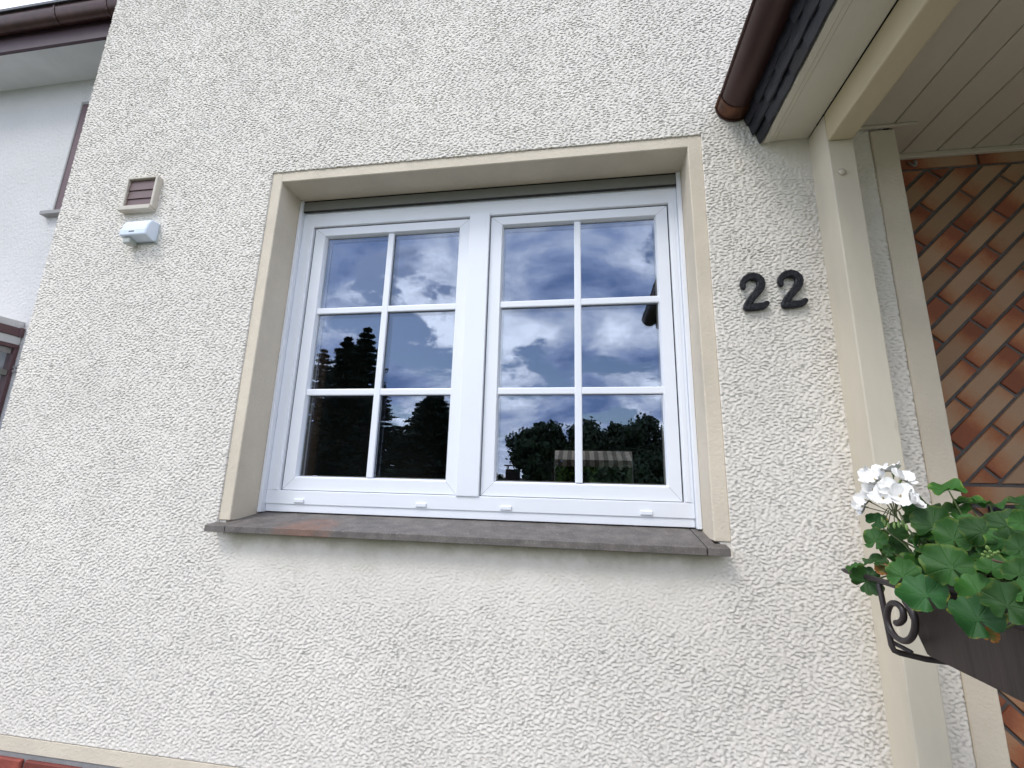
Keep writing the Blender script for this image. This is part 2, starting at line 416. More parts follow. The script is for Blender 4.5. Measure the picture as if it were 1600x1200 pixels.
# ------------------------------------------------------------------ ground
gm = material('grey paving and gravel', (0.20, 0.19, 0.17), 0.9, 0.25, 1.5, 0.01, 30)
g = link('ground', mesh_from([(-300, -300, 0), (300, -300, 0), (300, 300, 0), (-300, 300, 0)], [(0, 1, 2, 3)]), gm, None, (0, 0, GROUND))
tag(g, 'grey paved ground around the house', kind='structure')
lm = material('mown lawn', (0.05, 0.085, 0.025), 0.95, 0.4, 3, 0.03, 60)
lw = link('lawn', mesh_from([(-60, -60, 0), (60, -60, 0), (60, -4, 0), (-60, -4, 0)], [(0, 1, 2, 3)]), lm, None, (0, 0, GROUND + 0.006))
tag(lw, 'lawn in front of the house', kind='structure')

# ------------------------------------------------------------------ the house
X0, X1 = -2.515, 1.045           # stucco from the house corner to the corner band by the porch
ZB, ZT = -0.955, 2.62
PL = -1.92                       # how far the porch roof reaches out
OX0, OX1, OZ0, OZ1 = -1.335, 0.412, -0.178, 1.303        # window opening
TX0, TX1, TZ1 = -1.385, 0.4635, 1.353                      # cream surround
WY = 0.165                                               # face of the window frame
house = empty('house', (-0.7, 0.2, GROUND), 'cream stucco house wall with a white twelve pane window', 'house')

def band_noise(nz, nx, dz, dx, lx, lz, seed, pw=2.0):
    r = np.random.default_rng(seed)
    F = np.fft.rfft2(r.standard_normal((nz, nx)))
    kz = np.fft.fftfreq(nz, dz)[:, None]; kx = np.fft.rfftfreq(nx, dx)[None, :]
    q = np.sqrt((kx * lx) ** 2 + (kz * lz) ** 2)
    H = np.exp(-((q - 1.0) / 0.38) ** 2 / 2)
    a = np.fft.irfft2(F * H, s=(nz, nx))
    return a / a.std()

def stucco_sheet():
    step = 0.0033
    nx = int(round((X1 - X0) / step)) + 1; nz = int(round((ZT - ZB) / step)) + 1
    xs = np.linspace(X0, X1, nx); zs = np.linspace(ZB, ZT, nz)
    dx, dz = xs[1] - xs[0], zs[1] - zs[0]
    # snap the lines beside the window surround
    for v in (TX0, TX1): xs[np.argmin(abs(xs - v))] = v
    SZ0 = -0.205
    for v in (TZ1, SZ0): zs[np.argmin(abs(zs - v))] = v
    XX, ZZ = np.meshgrid(xs, zs)
    a = band_noise(nz, nx, dz, dx, 0.0215, 0.0106, 1)
    b = band_noise(nz, nx, dz, dx, 0.0110, 0.0076, 2)
    c = band_noise(nz, nx, dz, dx, 0.10, 0.08, 3)
    g_ = a + 0.60 * b
    h = np.tanh(2.4 * (g_ + 0.72))
    d_ = band_noise(nz, nx, dz, dx, 0.24, 0.17, 4)
    h = h * (0.00096 + 0.00009 * np.clip(d_, -1.5, 1.5)) + 0.0003 * b + 0.0001 * c + 0.00034 * a
    # the render under the sill has been rubbed smoother
    def sst(x, lo, hi):
        t = np.clip((x - lo) / (hi - lo), 0, 1); return t * t * (3 - 2 * t)
    wob = 0.05 * c
    under = sst(ZZ + 0.25 * wob, -0.56, -0.24) * sst(-ZZ, 0.15, 0.18) * sst(XX + 0.2 * wob, -1.37, -1.26) * sst(-XX - 0.2 * wob, -0.48, -0.37)
    h *= 1 - 0.66 * under
    # smeared patch against the eave and post
    ev = sst(XX, 0.66, 0.76) * sst(ZZ + 0.3 * wob, 1.06, 1.24)
    h *= 1 - 0.55 * ev
    Y = -h
    V = np.stack([XX, Y, ZZ - 1.1 * (h + 0.0009) * np.clip((ZZ - ZB) / 0.05, 0, 1) * np.clip((ZT - ZZ) / 0.05, 0, 1)], -1)     # the lumps sag a little before they set
    # ragged house corner and lower edge
    V[:, 0, 0] -= 0.5 * (h[:, 0] + 0.002); V[:, 1, 0] -= 0.35 * (h[:, 0] + 0.002)
    V[0, :, 2] += 0.8 * h[0, :]
    idx = np.arange(nx * nz).reshape(nz, nx)
    A, B, C_, D_ = idx[:-1, :-1], idx[:-1, 1:], idx[1:, 1:], idx[1:, :-1]
    xm = (XX[:-1, :-1] + XX[1:, 1:]) / 2; zm = (ZZ[:-1, :-1] + ZZ[1:, 1:]) / 2
    keep = ~((xm > TX0) & (xm < TX1) & (zm > SZ0) & (zm < TZ1))
    F = np.stack([A[keep], B[keep], C_[keep], D_[keep]], -1).astype(np.int32)
    # skirt along the borders so that the render has a thickness
    used = np.unique(F); remap = -np.ones(nx * nz, np.int32); remap[used] = np.arange(len(used))
    F = remap[F]; VV = V.reshape(-1, 3)[used]
    me = bpy.data.meshes.new('mesh')
    extra_v, extra_f = [], []
    base = len(VV)
    def skirt(ids, flip=False):
        nonlocal base
        ids = remap[ids]
        n = len(ids)
        v = VV[ids].copy(); v[:, 1] = 0.010
        extra_v.append(v)
        q = np.stack([ids[:-1], ids[1:], base + np.arange(1, n), base + np.arange(0, n - 1)], -1)
        if flip: q = q[:, ::-1]
        extra_f.append(q.astype(np.int32)); base += n
    ix0 = int(np.argmin(abs(xs - TX0))); ix1 = int(np.argmin(abs(xs - TX1))); iz0 = int(np.argmin(abs(zs - SZ0))); iz1 = int(np.argmin(abs(zs - TZ1)))
    skirt(idx[0, :], True); skirt(idx[:, 0]); skirt(idx[:, -1], True)
    skirt(idx[iz0:iz1 + 1, ix0], True); skirt(idx[iz0:iz1 + 1, ix1]); skirt(idx[iz1, ix0:ix1 + 1], True); skirt(idx[iz0, ix0:ix1 + 1])
    VV = np.concatenate([VV] + extra_v); F = np.concatenate([F] + extra_f)
    nf = len(F)
    me.vertices.add(len(VV)); me.vertices.foreach_set('co', VV.astype(np.float32).ravel())
    me.loops.add(nf * 4); me.loops.foreach_set('vertex_index', F.ravel())
    me.polygons.add(nf); me.polygons.foreach_set('loop_start', np.arange(nf, dtype=np.int32) * 4)
    me.polygons.foreach_set('loop_total', np.full(nf, 4, np.int32))
    me.polygons.foreach_set('use_smooth', np.ones(nf, bool))
    me.update(calc_edges=True)
    return me
wall = link('stucco_wall', stucco_sheet(), STUCCO, house)

# solid wall behind the render, cut by the window opening (frame of four blocks)
boxes('wall_core', [((X0, 0.009, GROUND), (TX0 + 0.03, 0.45, 4.6)), ((0.43, 0.009, GROUND), (1.10, 0.171, 4.6)),
                    ((TX0 + 0.032, 0.009, GROUND), (0.428, 0.45, -0.21)), ((TX0 + 0.032, 0.009, 1.335), (0.428, 0.45, 4.6))], STUCCO_PLAIN, house, 0.0)
box('upper_wall', (X0, -0.002, 2.621), (2.9, 0.008, 4.6), STUCCO_PLAIN, house, 0.0)
box('side_wall', (X0 - 0.002, 0.004, GROUND), (X0 + 0.2, 6.2, 4.6), STUCCO_PLAIN, house, 0.0)
prism('roof', [(-0.0, 4.6), (6.4, 4.6), (3.2, 7.0)], 'x', X0 - 0.02, 3.0, SLATE, house)

# cream surround: face band and reveals
def surround():
    bm = bmesh.new()
    y0 = 0.004
    zs = -0.165
    bm_box(bm, (TX0, y0, zs), (OX0, WY + 0.06, TZ1), 0.003)
    bm_box(bm, (OX1, y0, zs), (TX1, WY + 0.06, TZ1), 0.003)
    bm_box(bm, (OX0 - 0.004, y0 + 0.0006, OZ1), (OX1 + 0.004, WY + 0.06, TZ1 - 0.0006), 0.003)
    return bm_mesh(bm)
link('window_surround', surround(), TRIM, house)

# plinth: cream edge band, mortar bed and bricks
box('base_band', (X0, 0.000, -1.006), (1.12, 0.012, -0.957), TRIM, house, 0.002)
pl = box('plinth', (X0 + 0.004, 0.004, GROUND), (1.12, 0.010, -1.008), MORTAR2, house, 0.0)
bk = None
rows = 7
for r in range(rows):
    z1 = -1.022 - r * 0.083
    x = X0 + 0.006 - (0.125 if r % 2 else 0.0)
    off = -0.003
    while x < 1.1:
        xa, xb = max(x, X0 + 0.006), min(x + 0.24, 1.115)
        # joint measured at x = -1.94
        if xb - xa > 0.03:
            box('brick', (xa + 0.068 if False else xa, -0.008 + random.uniform(-0.0015, 0.0015), z1 - 0.071), (xb, 0.006, z1), BRICK, pl, 0.004)
        x += 0.252

# --- window: frame (thing > part > sub-part)
FX0, FX1, FZ0, FZ1 = -1.318, 0.394, -0.138, 1.300
win = boxes('window', [((FX0, WY, -0.052), (-1.262, WY + 0.075, 1.236)),                # left jamb
                       ((0.360, WY, -0.052), (FX1, WY + 0.075, 1.236)),                  # right jamb
                       ((FX0, WY + 0.0004, 1.171), (FX1, WY + 0.075, 1.2965)),             # head
                       ((FX0, WY + 0.0004, -0.107), (FX1, WY + 0.075, -0.0515)),           # bottom rail
                       ((FX0 + 0.001, WY + 0.005, FZ0), (FX1 - 0.001, WY + 0.075, -0.1065))], PVC, house, 0.0025, 2)
win['label'] = 'white plastic outer frame of the twelve pane window'
# thin step along the jambs
for xa in (-1.285, 0.3665):
    box('frame_bead', (xa, WY - 0.003, -0.05), (xa + 0.016, WY + 0.01, 1.17), PVC, win, 0.0015)
box('mullion', (-0.4965, WY - 0.006, -0.0535), (-0.4045, WY + 0.07, 1.184), PVC, win, 0.003, 2)
def sash(x0, x1, label):
    z0, z1 = -0.0495, 1.1665
    k = (1.6 + 0.178) / (1.6 + 0.165)
    gx0, gx1, gz0, gz1 = x0 + 0.0575, x1 - 0.051, 0.008, 1.1215
    y0, y1 = WY + 0.012, WY + 0.07
    bm = bmesh.new()
    lc = Vector(((x0 + x1) / 2, y0, (z0 + z1) / 2))
    # mitred profile: front face, sloping glazing bead towards the glass
    prof = [(0.0, y1), (0.0, y0 + 0.002), (0.002, y0), (None, y0), (None, y0 + 0.003), ('g', y0 + 0.018), ('g', y1)]
    outer = [(x0, z0), (x1, z0), (x1, z1), (x0, z1)]; inner = [(gx0, gz0), (gx1, gz0), (gx1, gz1), (gx0, gz1)]
    rings = []
    for f, y in ((0.0, y1), (0.0, y0 + 0.0025), (0.03, y0), (0.88, y0), (0.92, y0 + 0.003), (1.0, y0 + 0.016), (1.0, y1)):
        rings.append([bm.verts.new(Vector((o[0] + (i[0] - o[0]) * f, y, o[1] + (i[1] - o[1]) * f)) - lc) for o, i in zip(outer, inner)])
    for a, b in zip(rings, rings[1:]):
        for k2 in range(4):
            bm.faces.new((a[k2], a[(k2 + 1) % 4], b[(k2 + 1) % 4], b[k2]))
    a, b = rings[-1], rings[0]
    for k2 in range(4): bm.faces.new((a[k2], a[(k2 + 1) % 4], b[(k2 + 1) % 4], b[k2]))
    s = link('sash', bm_mesh(bm), PVC, win, lc)
    s['label'] = label
    # rubber seal in the gap round the sash
    boxes('seal', [((x0 - 0.006, y0 + 0.006, z0 - 0.004), (x0 + 0.003, y0 + 0.03, z1 + 0.004)), ((x1 - 0.003, y0 + 0.004, z0 - 0.004), (x1 + 0.005, y0 + 0.03, z1 + 0.005)),
                   ((x0, y0 + 0.0045, z1 - 0.003), (x1, y0 + 0.03, z1 + 0.006)), ((x0, y0 + 0.0045, z0 - 0.004), (x1, y0 + 0.03, z0 + 0.003))], SEAL, win, 0.0)
    # mitre joints as hairline grooves
    for (ox, oz), (ix, iz) in zip(outer, inner):
        d = Vector((ix - ox, 0, iz - oz)); L = d.length; d.normalize(); n = Vector((-d.z, 0, d.x)) * 0.0004
        p, q = Vector((ox, y0 - 0.0002, oz)) + d * 0.003, Vector((ox, y0 - 0.0002, oz)) + d * (L * 0.9)
        e = Vector((0, 0.0004, 0))
        link('mitre_joint', mesh_from([p + n - p, q + n - p, q - n - p, -n, n + e, q + n + e - p, q - n + e - p, e - n], [(0, 1, 2, 3), (7, 6, 5, 4), (0, 4, 5, 1), (1, 5, 6, 2), (2, 6, 7, 3), (3, 7, 4, 0)]), SHUT, win, p)
    # glazing bars: one upright, two crosspieces in halves
    mw = 0.0145
    vx = (-0.874 if x0 < -1 else -0.019)
    gy = y0 + 0.021
    hz = (0.749, 0.370)
    bars = []
    def bar(lo, hi):
        return box('muntin', lo, hi, PVC, win, 0.004, 2)
    bar((vx - mw, y0 + 0.005, gz0), (vx + mw, gy - 0.0005, gz1))
    for z in hz:
        bar((gx0 - 0.006, y0 + 0.0065, z - mw), (vx - mw + 0.002, gy - 0.001, z + mw)); bar((vx + mw - 0.002, y0 + 0.0065, z - mw), (gx1 + 0.004, gy - 0.001, z + mw))
    # outer panes, one per light, then the inner sheet and the spacer bars seen between them
    xe = [gx0 - 0.008, vx, gx1 + 0.008]; ze = [gz0 - 0.008, hz[1], hz[0], gz1 + 0.008]
    for i in range(2):
        for j in range(3):
            box('pane', (xe[i] + 0.0002, gy, ze[j] + 0.0002), (xe[i + 1] - 0.0002, gy + 0.004, ze[j + 1] - 0.0002), GLASS, win, 0.0)
    box('inner_pane', (gx0 - 0.008, gy + 0.020, gz0 - 0.008), (gx1 + 0.008, gy + 0.024, gz1 + 0.008), GLASS2, win, 0.0)
    boxes('spacer_bar', [((gx0 - 0.004, gy + 0.0045, gz0 - 0.004), (gx0 + 0.004, gy + 0.0195, gz1 + 0.004)), ((gx1 - 0.004, gy + 0.0045, gz0 - 0.004), (gx1 + 0.004, gy + 0.0195, gz1 + 0.004)),
                         ((gx0, gy + 0.0045, gz1 - 0.004), (gx1, gy + 0.0195, gz1 + 0.004)), ((gx0, gy + 0.0045, gz0 - 0.004), (gx1, gy + 0.0195, gz0 + 0.004)),
                         ((vx - 0.010, gy + 0.0045, gz0), (vx + 0.010, gy + 0.0195, gz1))] +
          [((gx0, gy + 0.005, z - 0.010), (gx1, gy + 0.019, z + 0.010)) for z in hz], SHUT, win, 0.0)
sash(-1.257, -0.499, 'left sash of six panes')
sash(-0.4015, 0.3560, 'right sash of six panes')
for xc in (-1.163, -0.636, -0.296, 0.224):
    box('drain_cap', (xc - 0.022, WY - 0.006, -0.100), (xc + 0.022, WY + 0.004, -0.084), PVC, win, 0.003, 2)
for xa, xb in ((-1.3345, -1.3185), (0.3945, 0.4115)):
    box('guide_rail', (xa, WY - 0.022, -0.141), (xb, WY + 0.05, 1.301), PVC, win, 0.002)
box('roller_shutter', (-1.3175, WY - 0.014, 1.249), (0.3935, WY - 0.004, 1.2965), SHUT, win, 0.003, 2)
box('shutter_seal_shadow', (-1.3175, WY - 0.0125, 1.2415), (0.3935, WY - 0.0055, 1.2485), SEAL, win, 0.001)  # black rubber edge, doubling as the shadow gap below the shutter
box('shutter_gap_shade', (-1.3175, WY - 0.012, 1.297), (0.3935, WY + 0.05, 1.3028), DARK, win, 0.0)  # black strip in place of the shade in the shutter slot

# --- sill: main slab and two end pieces, with open joints
def sill_piece(name, x0, x1, parent, notch=None):
    bm = bmesh.new()
    yf, yb = -0.056, WY + 0.01
    def zt(y): return -0.178 + (y - yf) / (yb - yf) * 0.036
    if notch is None: out_ = [(x0, yf), (x1, yf), (x1, yb), (x0, yb)]
    elif notch < 0: out_ = [(x0, yf), (x1, yf), (x1, yb), (OX0 + 0.001, yb), (OX0 + 0.001, -0.008), (x0, -0.008)]
    else: out_ = [(x0, yf), (x1, yf), (x1, -0.008), (OX1 - 0.001, -0.008), (OX1 - 0.001, yb), (x0, yb)]
    c = Vector(((x0 + x1) / 2, yf, -0.17))
    T = [bm.verts.new(Vector((x, y, zt(y))) - c) for x, y in out_]; B = [bm.verts.new(Vector((x, y, zt(y) - 0.023)) - c) for x, y in out_]
    bm.faces.new(T); bm.faces.new(B[::-1])
    n = len(out_)
    for i in range(n): bm.faces.new((T[i], B[i], B[(i + 1) % n], T[(i + 1) % n]))
    bmesh.ops.recalc_face_normals(bm, faces=bm.faces)
    bmesh.ops.bevel(bm, geom=[e for e in bm.edges], offset=0.0012, segments=1, affect='EDGES')
    return link(name, bm_mesh(bm), SILL, parent, c)
sill = sill_piece('window_sill', -1.300, 0.373, house)
sill_piece('sill_end', -1.386, -1.3025, sill, -1)
sill_piece('sill_end', 0.3765, 0.4425, sill, 1)
box('sill_bed', (TX0 + 0.034, 0.012, -0.30), (0.426, WY + 0.03, -0.206), TRIM, house, 0.0)

# --- the room behind the window, open to the back garden
ROOM = (-2.3, 2.6, 0.452, 6.0, -1.15, 1.42)
LINER = material('brown wooden window lining', (0.17, 0.122, 0.088), 0.5, 0.2, 10, stretch=(1, 1, 0.2))
boxes('inner_lining', [((-1.354, WY + 0.0765, -0.135), (-1.292, 0.455, 1.30)), ((0.345, WY + 0.0765, -0.135), (0.428, 0.455, 1.30)), ((-1.2915, WY + 0.0765, 1.16), (0.3445, 0.455, 1.30)), ((-1.2915, WY + 0.0765, -0.135), (0.3445, 0.52, -0.02))], LINER, house, 0.002)
rx0, rx1, ry0, ry1, rz0, rz1 = ROOM
bx0, bx1, bz1 = -0.528, 0.834, 0.572
boxes('room_shell', [((rx0 - 0.1, ry0, rz0), (rx0, ry1, rz1)), ((rx1, ry0, rz0), (rx1 + 0.1, ry1, rz1)), ((rx0 - 0.1, ry0 - 0.001, rz1), (rx1 + 0.1, ry1 + 0.2, rz1 + 0.1)), ((0.4285, ry0 - 0.1, rz0), (rx1 + 0.1, ry0 - 0.002, rz1)),
                     ((rx0 - 0.1, ry1, rz0), (bx0, ry1 + 0.2, rz1)), ((bx1, ry1, rz0), (rx1 + 0.1, ry1 + 0.2, rz1)), ((bx0, ry1, bz1), (bx1, ry1 + 0.2, rz1))], INT, house, 0.0)
box('room_floor', (rx0 - 0.1, ry0, rz0 - 0.1), (rx1 + 0.1, ry1 + 0.2, rz0 - 0.001), FLOORM, house, 0.0)
for xa in (bx0, bx1 - 0.05): box('patio_door_jamb', (xa, ry1 + 0.05, rz0), (xa + 0.05, ry1 + 0.12, bz1), GREYF, house, 0.002)

# --- stucco strip's corner band and the clinker tiled recess beside the porch post
box('corner_band', (1.046, -0.006, GROUND), (1.128, 0.172, 1.297), TRIM, house, 0.003)
TY = 0.172
TW0, TW1 = 1.06, 2.28
tw = box('tile_wall', (TW0, TY + 0.006, GROUND), (TW1, TY + 0.10, 1.36), MORTAR, house, 0.0)
box('recess_shade_wall', (TW1, PL + 0.25, GROUND), (TW1 + 0.12, 0.3, 1.30), STUCCO_PLAIN, house, 0.002)  # unseen wall, added to keep light out of the porch recess
def clip(poly, a, b, c):
    """keep a*x + b*z <= c"""
    o = []
    for i in range(len(poly)):
        p, q = poly[i], poly[(i + 1) % len(poly)]
        dp, dq = a * p[0] + b * p[1] - c, a * q[0] + b * q[1] - c
        if dp <= 0: o.append(p)
        if (dp < 0) != (dq < 0) and dp != dq:
            s_ = dp / (dp - dq); o.append((p[0] + (q[0] - p[0]) * s_, p[1] + (q[1] - p[1]) * s_))
    return o
def area(p): return abs(sum(p[i][0] * p[(i + 1) % len(p)][1] - p[(i + 1) % len(p)][0] * p[i][1] for i in range(len(p)))) / 2
tile_cache = {}
def add_tile(poly, cen, du):
    """poly in world x,z; cen = centre of the whole tile, du = its long direction (for the glaze)"""
    c = (sum(p[0] for p in poly) / len(poly), sum(p[1] for p in poly) / len(poly))
    loc = [(p[0] - c[0], p[1] - c[1]) for p in poly]
    key = (tuple((round(x, 4), round(z, 4)) for x, z in loc), round(cen[0] - c[0], 4), round(cen[1] - c[1], 4))
    me = tile_cache.get(key)
    if me is None:
        bm = bmesh.new()
        yf, yb = -0.002, 0.0065
        ins = 0.0022
        n = len(loc)
        F = []
        for x, z in loc:
            L = math.hypot(x, z) or 1
            F.append(bm.verts.new((x * (1 - ins / L), yf, z * (1 - ins / L))))
        Mv = [bm.verts.new((x, yf + 0.002, z)) for x, z in loc]; Bv = [bm.verts.new((x, yb, z)) for x, z in loc]
        bm.faces.new(F)
        for A, B in ((F, Mv), (Mv, Bv)):
            for i in range(n): bm.faces.new((A[i], B[i], B[(i + 1) % n], A[(i + 1) % n]))
        bmesh.ops.recalc_face_normals(bm, faces=bm.faces)
        uv = bm.loops.layers.uv.new('UVMap')
        for f in bm.faces:
            for l in f.loops:
                wx, wz = l.vert.co.x + c[0] - cen[0], l.vert.co.z + c[1] - cen[1]
                l[uv].uv = (wx * du[0] + wz * du[1], -wx * du[1] + wz * du[0])
        me = bm_mesh(bm); tile_cache[key] = me
    link('tile', me, TILE, tw, (c[0], TY + random.uniform(-0.0008, 0.0008), c[1]))
def diagonal_field(z0, z1, sgn, u0, v0):
    r2 = 1 / math.sqrt(2)
    du = (r2, r2 * sgn); dv = (-r2 * sgn, r2)
    pit, ln, tw_, tl = 0.0672, 0.272, 0.0555, 0.260
    for k in range(-60, 60):
        for n in range(-25, 25):
            uc = u0 + n * ln + (ln / 2 if k % 2 else 0) + ln / 2; vc = v0 + k * pit
            cen = (uc * du[0] + vc * dv[0], uc * du[1] + vc * dv[1])
            if not (TW0 - 0.3 < cen[0] < TW1 + 0.3 and z0 - 0.3 < cen[1] < z1 + 0.3): continue
            poly = [(cen[0] + a * tl / 2 * du[0] + b * tw_ / 2 * dv[0], cen[1] + a * tl / 2 * du[1] + b * tw_ / 2 * dv[1]) for a, b in ((-1, -1), (1, -1), (1, 1), (-1, 1))]
            for a, b, c in ((-1, 0, -TW0 - 0.008), (1, 0, TW1 - 0.008), (0, -1, -z0 - 0.006), (0, 1, z1 - 0.006)):
                poly = clip(poly, a, b, c)
                if len(poly) < 3: break
            if len(poly) < 3 or area(poly) < 0.00012: continue
            # drop doubled corners
            q = []
            for p in poly:
                if not q or math.hypot(p[0] - q[-1][0], p[1] - q[-1][1]) > 0.001: q.append(p)
            if len(q) >= 3: add_tile(q, cen, du)
diagonal_field(0.036, 1.246, 1, 1.418 + 0.0, -0.6025 + 0.0336)
diagonal_field(-1.2, -0.033, -1, 1.338, 0.438)
for z0, z1 in ((-0.027, 0.030), (1.252, 1.30)):
    x = 1.25 - 0.272
    while x < TW1:
        a, b = max(x, TW0 + 0.008), min(x + 0.262, TW1 - 0.008)
        if b - a > 0.02: add_tile([(a, z0), (b, z0), (b, z1), (a, z1)], ((x + 0.131), (z0 + z1) / 2), (1, 0))
        x += 0.272

# ------------------------------------------------------------------ porch roof on its post
porch = empty('porch_roof', (0.88, -0.06, GROUND), 'porch roof on a cream timber post beside the house number', 'porch')
post = box('post', (0.840, -0.113, GROUND), (0.922, 0.004, 1.288), PAINT, porch, 0.004, 2)
bolt = link('bolt', None or tube_mesh([(0, 0.0, 0), (0, -0.004, 0), (0, -0.0075, 0), (0, -0.009, 0)], [0.0125, 0.0125, 0.009, 0.003], 14), BOLT, post, (0.872, -0.1128, 1.057))
box('beam', (0.8395, PL + 0.05, 1.181), (0.920, -0.1145, 1.288), BEAMP, porch, 0.006, 2)
# second post and beam end far side, out of the picture but holding the roof
box('post', (0.840, PL + 0.06, GROUND), (0.92, PL + 0.14, 1.18), PAINT, porch, 0.004)
# soffit: stepped edge strips and the wide board
box('soffit_board', (0.7225, PL, 1.2895), (0.8385, -0.003, 1.305), SOFFIT, porch, 0.001)
box('soffit_strip', (0.705, PL, 1.2865), (0.7215, -0.003, 1.302), SOFFIT, porch, 0.002)
box('soffit_strip', (0.680, PL, 1.282), (0.7045, -0.003, 1.300), SOFFIT, porch, 0.002)
xg = [0.9225, 1.003] + [1.126 + 0.1232 * i for i in range(13)]
for a, b in zip(xg, xg[1:]):
    wy = TY if a > 1.12 else -0.002
    box('ceiling_board', (a + 0.0018, PL + 0.02, 1.3115), (b - 0.0018, wy, 1.322), CEIL, porch, 0.0025)
box('ceiling_backing', (0.922, PL, 1.3225), (2.62, TY, 1.335), DARK, porch, 0.0)
box('ceiling_trim', (0.935, -0.018, 1.300), (1.196, -0.0055, 1.3105), CEIL, porch, 0.002)
box('ceiling_trim', (1.132, TY - 0.020, 1.290), (2.27, TY - 0.003, 1.3105), CEIL, porch, 0.003)
# roof above the boards
prism('roof_slab', [(0.60, 1.435), (0.645, 1.425), (0.69, 1.34), (2.75, 1.34), (2.75, 2.28), (2.70, 2.30)], 'y', PL - 0.03, -0.004, SLATE, porch)
# slate cladding between gutter and soffit: overlapping curved slates
def slate_mesh(seed):
    """one slate: long, its lower edge a rising curve, its face slightly bellied"""
    r = random.Random(seed)
    L, H = 0.245, 0.105
    nu, nv = 12, 4
    V = []
    k1, k2 = r.uniform(0.05, 0.075), r.uniform(0, 6)
    for s_ in (0, 1):
        for j in range(nv + 1):
            v = j / nv
            for i in range(nu + 1):
                u = i / nu
                low = k1 * max(0.0, u - 0.15) ** 1.7 + r.uniform(-0.0008, 0.0008)
                z = -H + low + (H - low) * v
                y = -u * L + 0.012 * v
                x = 0.030 * (1 - v) * (H - low) / H - 0.016 * (1 - u) * (0.4 + 0.6 * (1 - v)) + s_ * 0.0055 + 0.0012 * math.sin(9 * u + k2) + r.uniform(-0.0004, 0.0004)
                V.append((x, y, z))
    F = []
    o = (nu + 1) * (nv + 1)
    def q(s_, i, j): return s_ * o + j * (nu + 1) + i
    for j in range(nv):
        for i in range(nu):
            F.append((q(0, i, j), q(0, i + 1, j), q(0, i + 1, j + 1), q(0, i, j + 1))); F.append((q(1, i, j + 1), q(1, i + 1, j + 1), q(1, i + 1, j), q(1, i, j)))
    for i in range(nu): F.append((q(0, i, 0), q(1, i, 0), q(1, i + 1, 0), q(0, i + 1, 0)))
    for j in range(nv): F.append((q(0, nu, j), q(1, nu, j), q(1, nu, j + 1), q(0, nu, j + 1))); F.append((q(0, 0, j + 1), q(1, 0, j + 1), q(1, 0, j), q(0, 0, j)))
    return mesh_from(V, F, False)
sm = [slate_mesh(i) for i in range(6)]
k = 0
for row, (zt_, xo) in enumerate(((1.383, 0.652), (1.428, 0.634), (1.472, 0.618))):
    y = -0.010 + 0.045 * row
    while y > PL + 0.2:
        yy = min(y, -0.006)
        link('slate', sm[k % 6], SLATE, porch, (xo + random.uniform(-0.002, 0.002), yy, zt_ + random.uniform(-0.003, 0.003)))
        y -= 0.097; k += 1
# gutter: half round trough with a rolled lip, bands and an end cap
def gutter_mesh(cx_, cz, R, y0, y1, th=0.0025, lip=0.007):
    prof = []
    n = 18
    for i in range(n + 1):
        a = math.pi + math.pi * i / n
        prof.append((cx_ + R * math.cos(a), cz + R * math.sin(a)))
    inner = [(cx_ + (R - th) * math.cos(math.pi + math.pi * i / n), cz + (R - th) * math.sin(math.pi + math.pi * i / n)) for i in range(n + 1)][::-1]
    P = prof + inner
    bead = [(cx_ - R + lip * math.cos(t_) , cz + 0.002 + lip * math.sin(t_)) for t_ in [2 * math.pi * i / 12 for i in range(12)]]
    V, F = [], []
    for poly in (P, bead):
        o = len(V); m_ = len(poly)
        V += [(x, y0, z) for x, z in poly] + [(x, y1, z) for x, z in poly]
        for i in range(m_): F.append((o + i, o + (i + 1) % m_, o + m_ + (i + 1) % m_, o + m_ + i))
    return mesh_from(V, F, True)
GX, GZ, GR = 0.590, 1.459, 0.062
gut = link('gutter', gutter_mesh(GX, GZ, GR, PL - 0.03, -0.062), COPPER, porch)
gut['label'] = 'brown half round gutter along the porch eave'
sock = link('gutter_end', gutter_mesh(GX, GZ, GR + 0.0025, -0.068, -0.006), COPPER2, gut)
sock['label'] = 'orange brown end sleeve of the gutter'
capm = bmesh.new()
cv = [(GX + (GR + 0.006) * math.cos(math.pi + math.pi * i / 18), GZ + (GR + 0.006) * math.sin(math.pi + math.pi * i / 18)) for i in range(19)]
for yy in (-0.010, -0.003):
    capm.faces.new([capm.verts.new((x, yy, z)) for x, z in cv])
vs = list(capm.verts)
for i in range(19): capm.faces.new((vs[i], vs[(i + 1) % 19], vs[19 + (i + 1) % 19], vs[19 + i]))
link('end_cap', bm_mesh(capm), COPPER, gut)
for yy in (-0.62, -1.22, -1.8):
    link('gutter_bracket', gutter_mesh(GX, GZ, GR + 0.004, yy - 0.012, yy + 0.012, 0.003, 0.009), COPPER, gut)

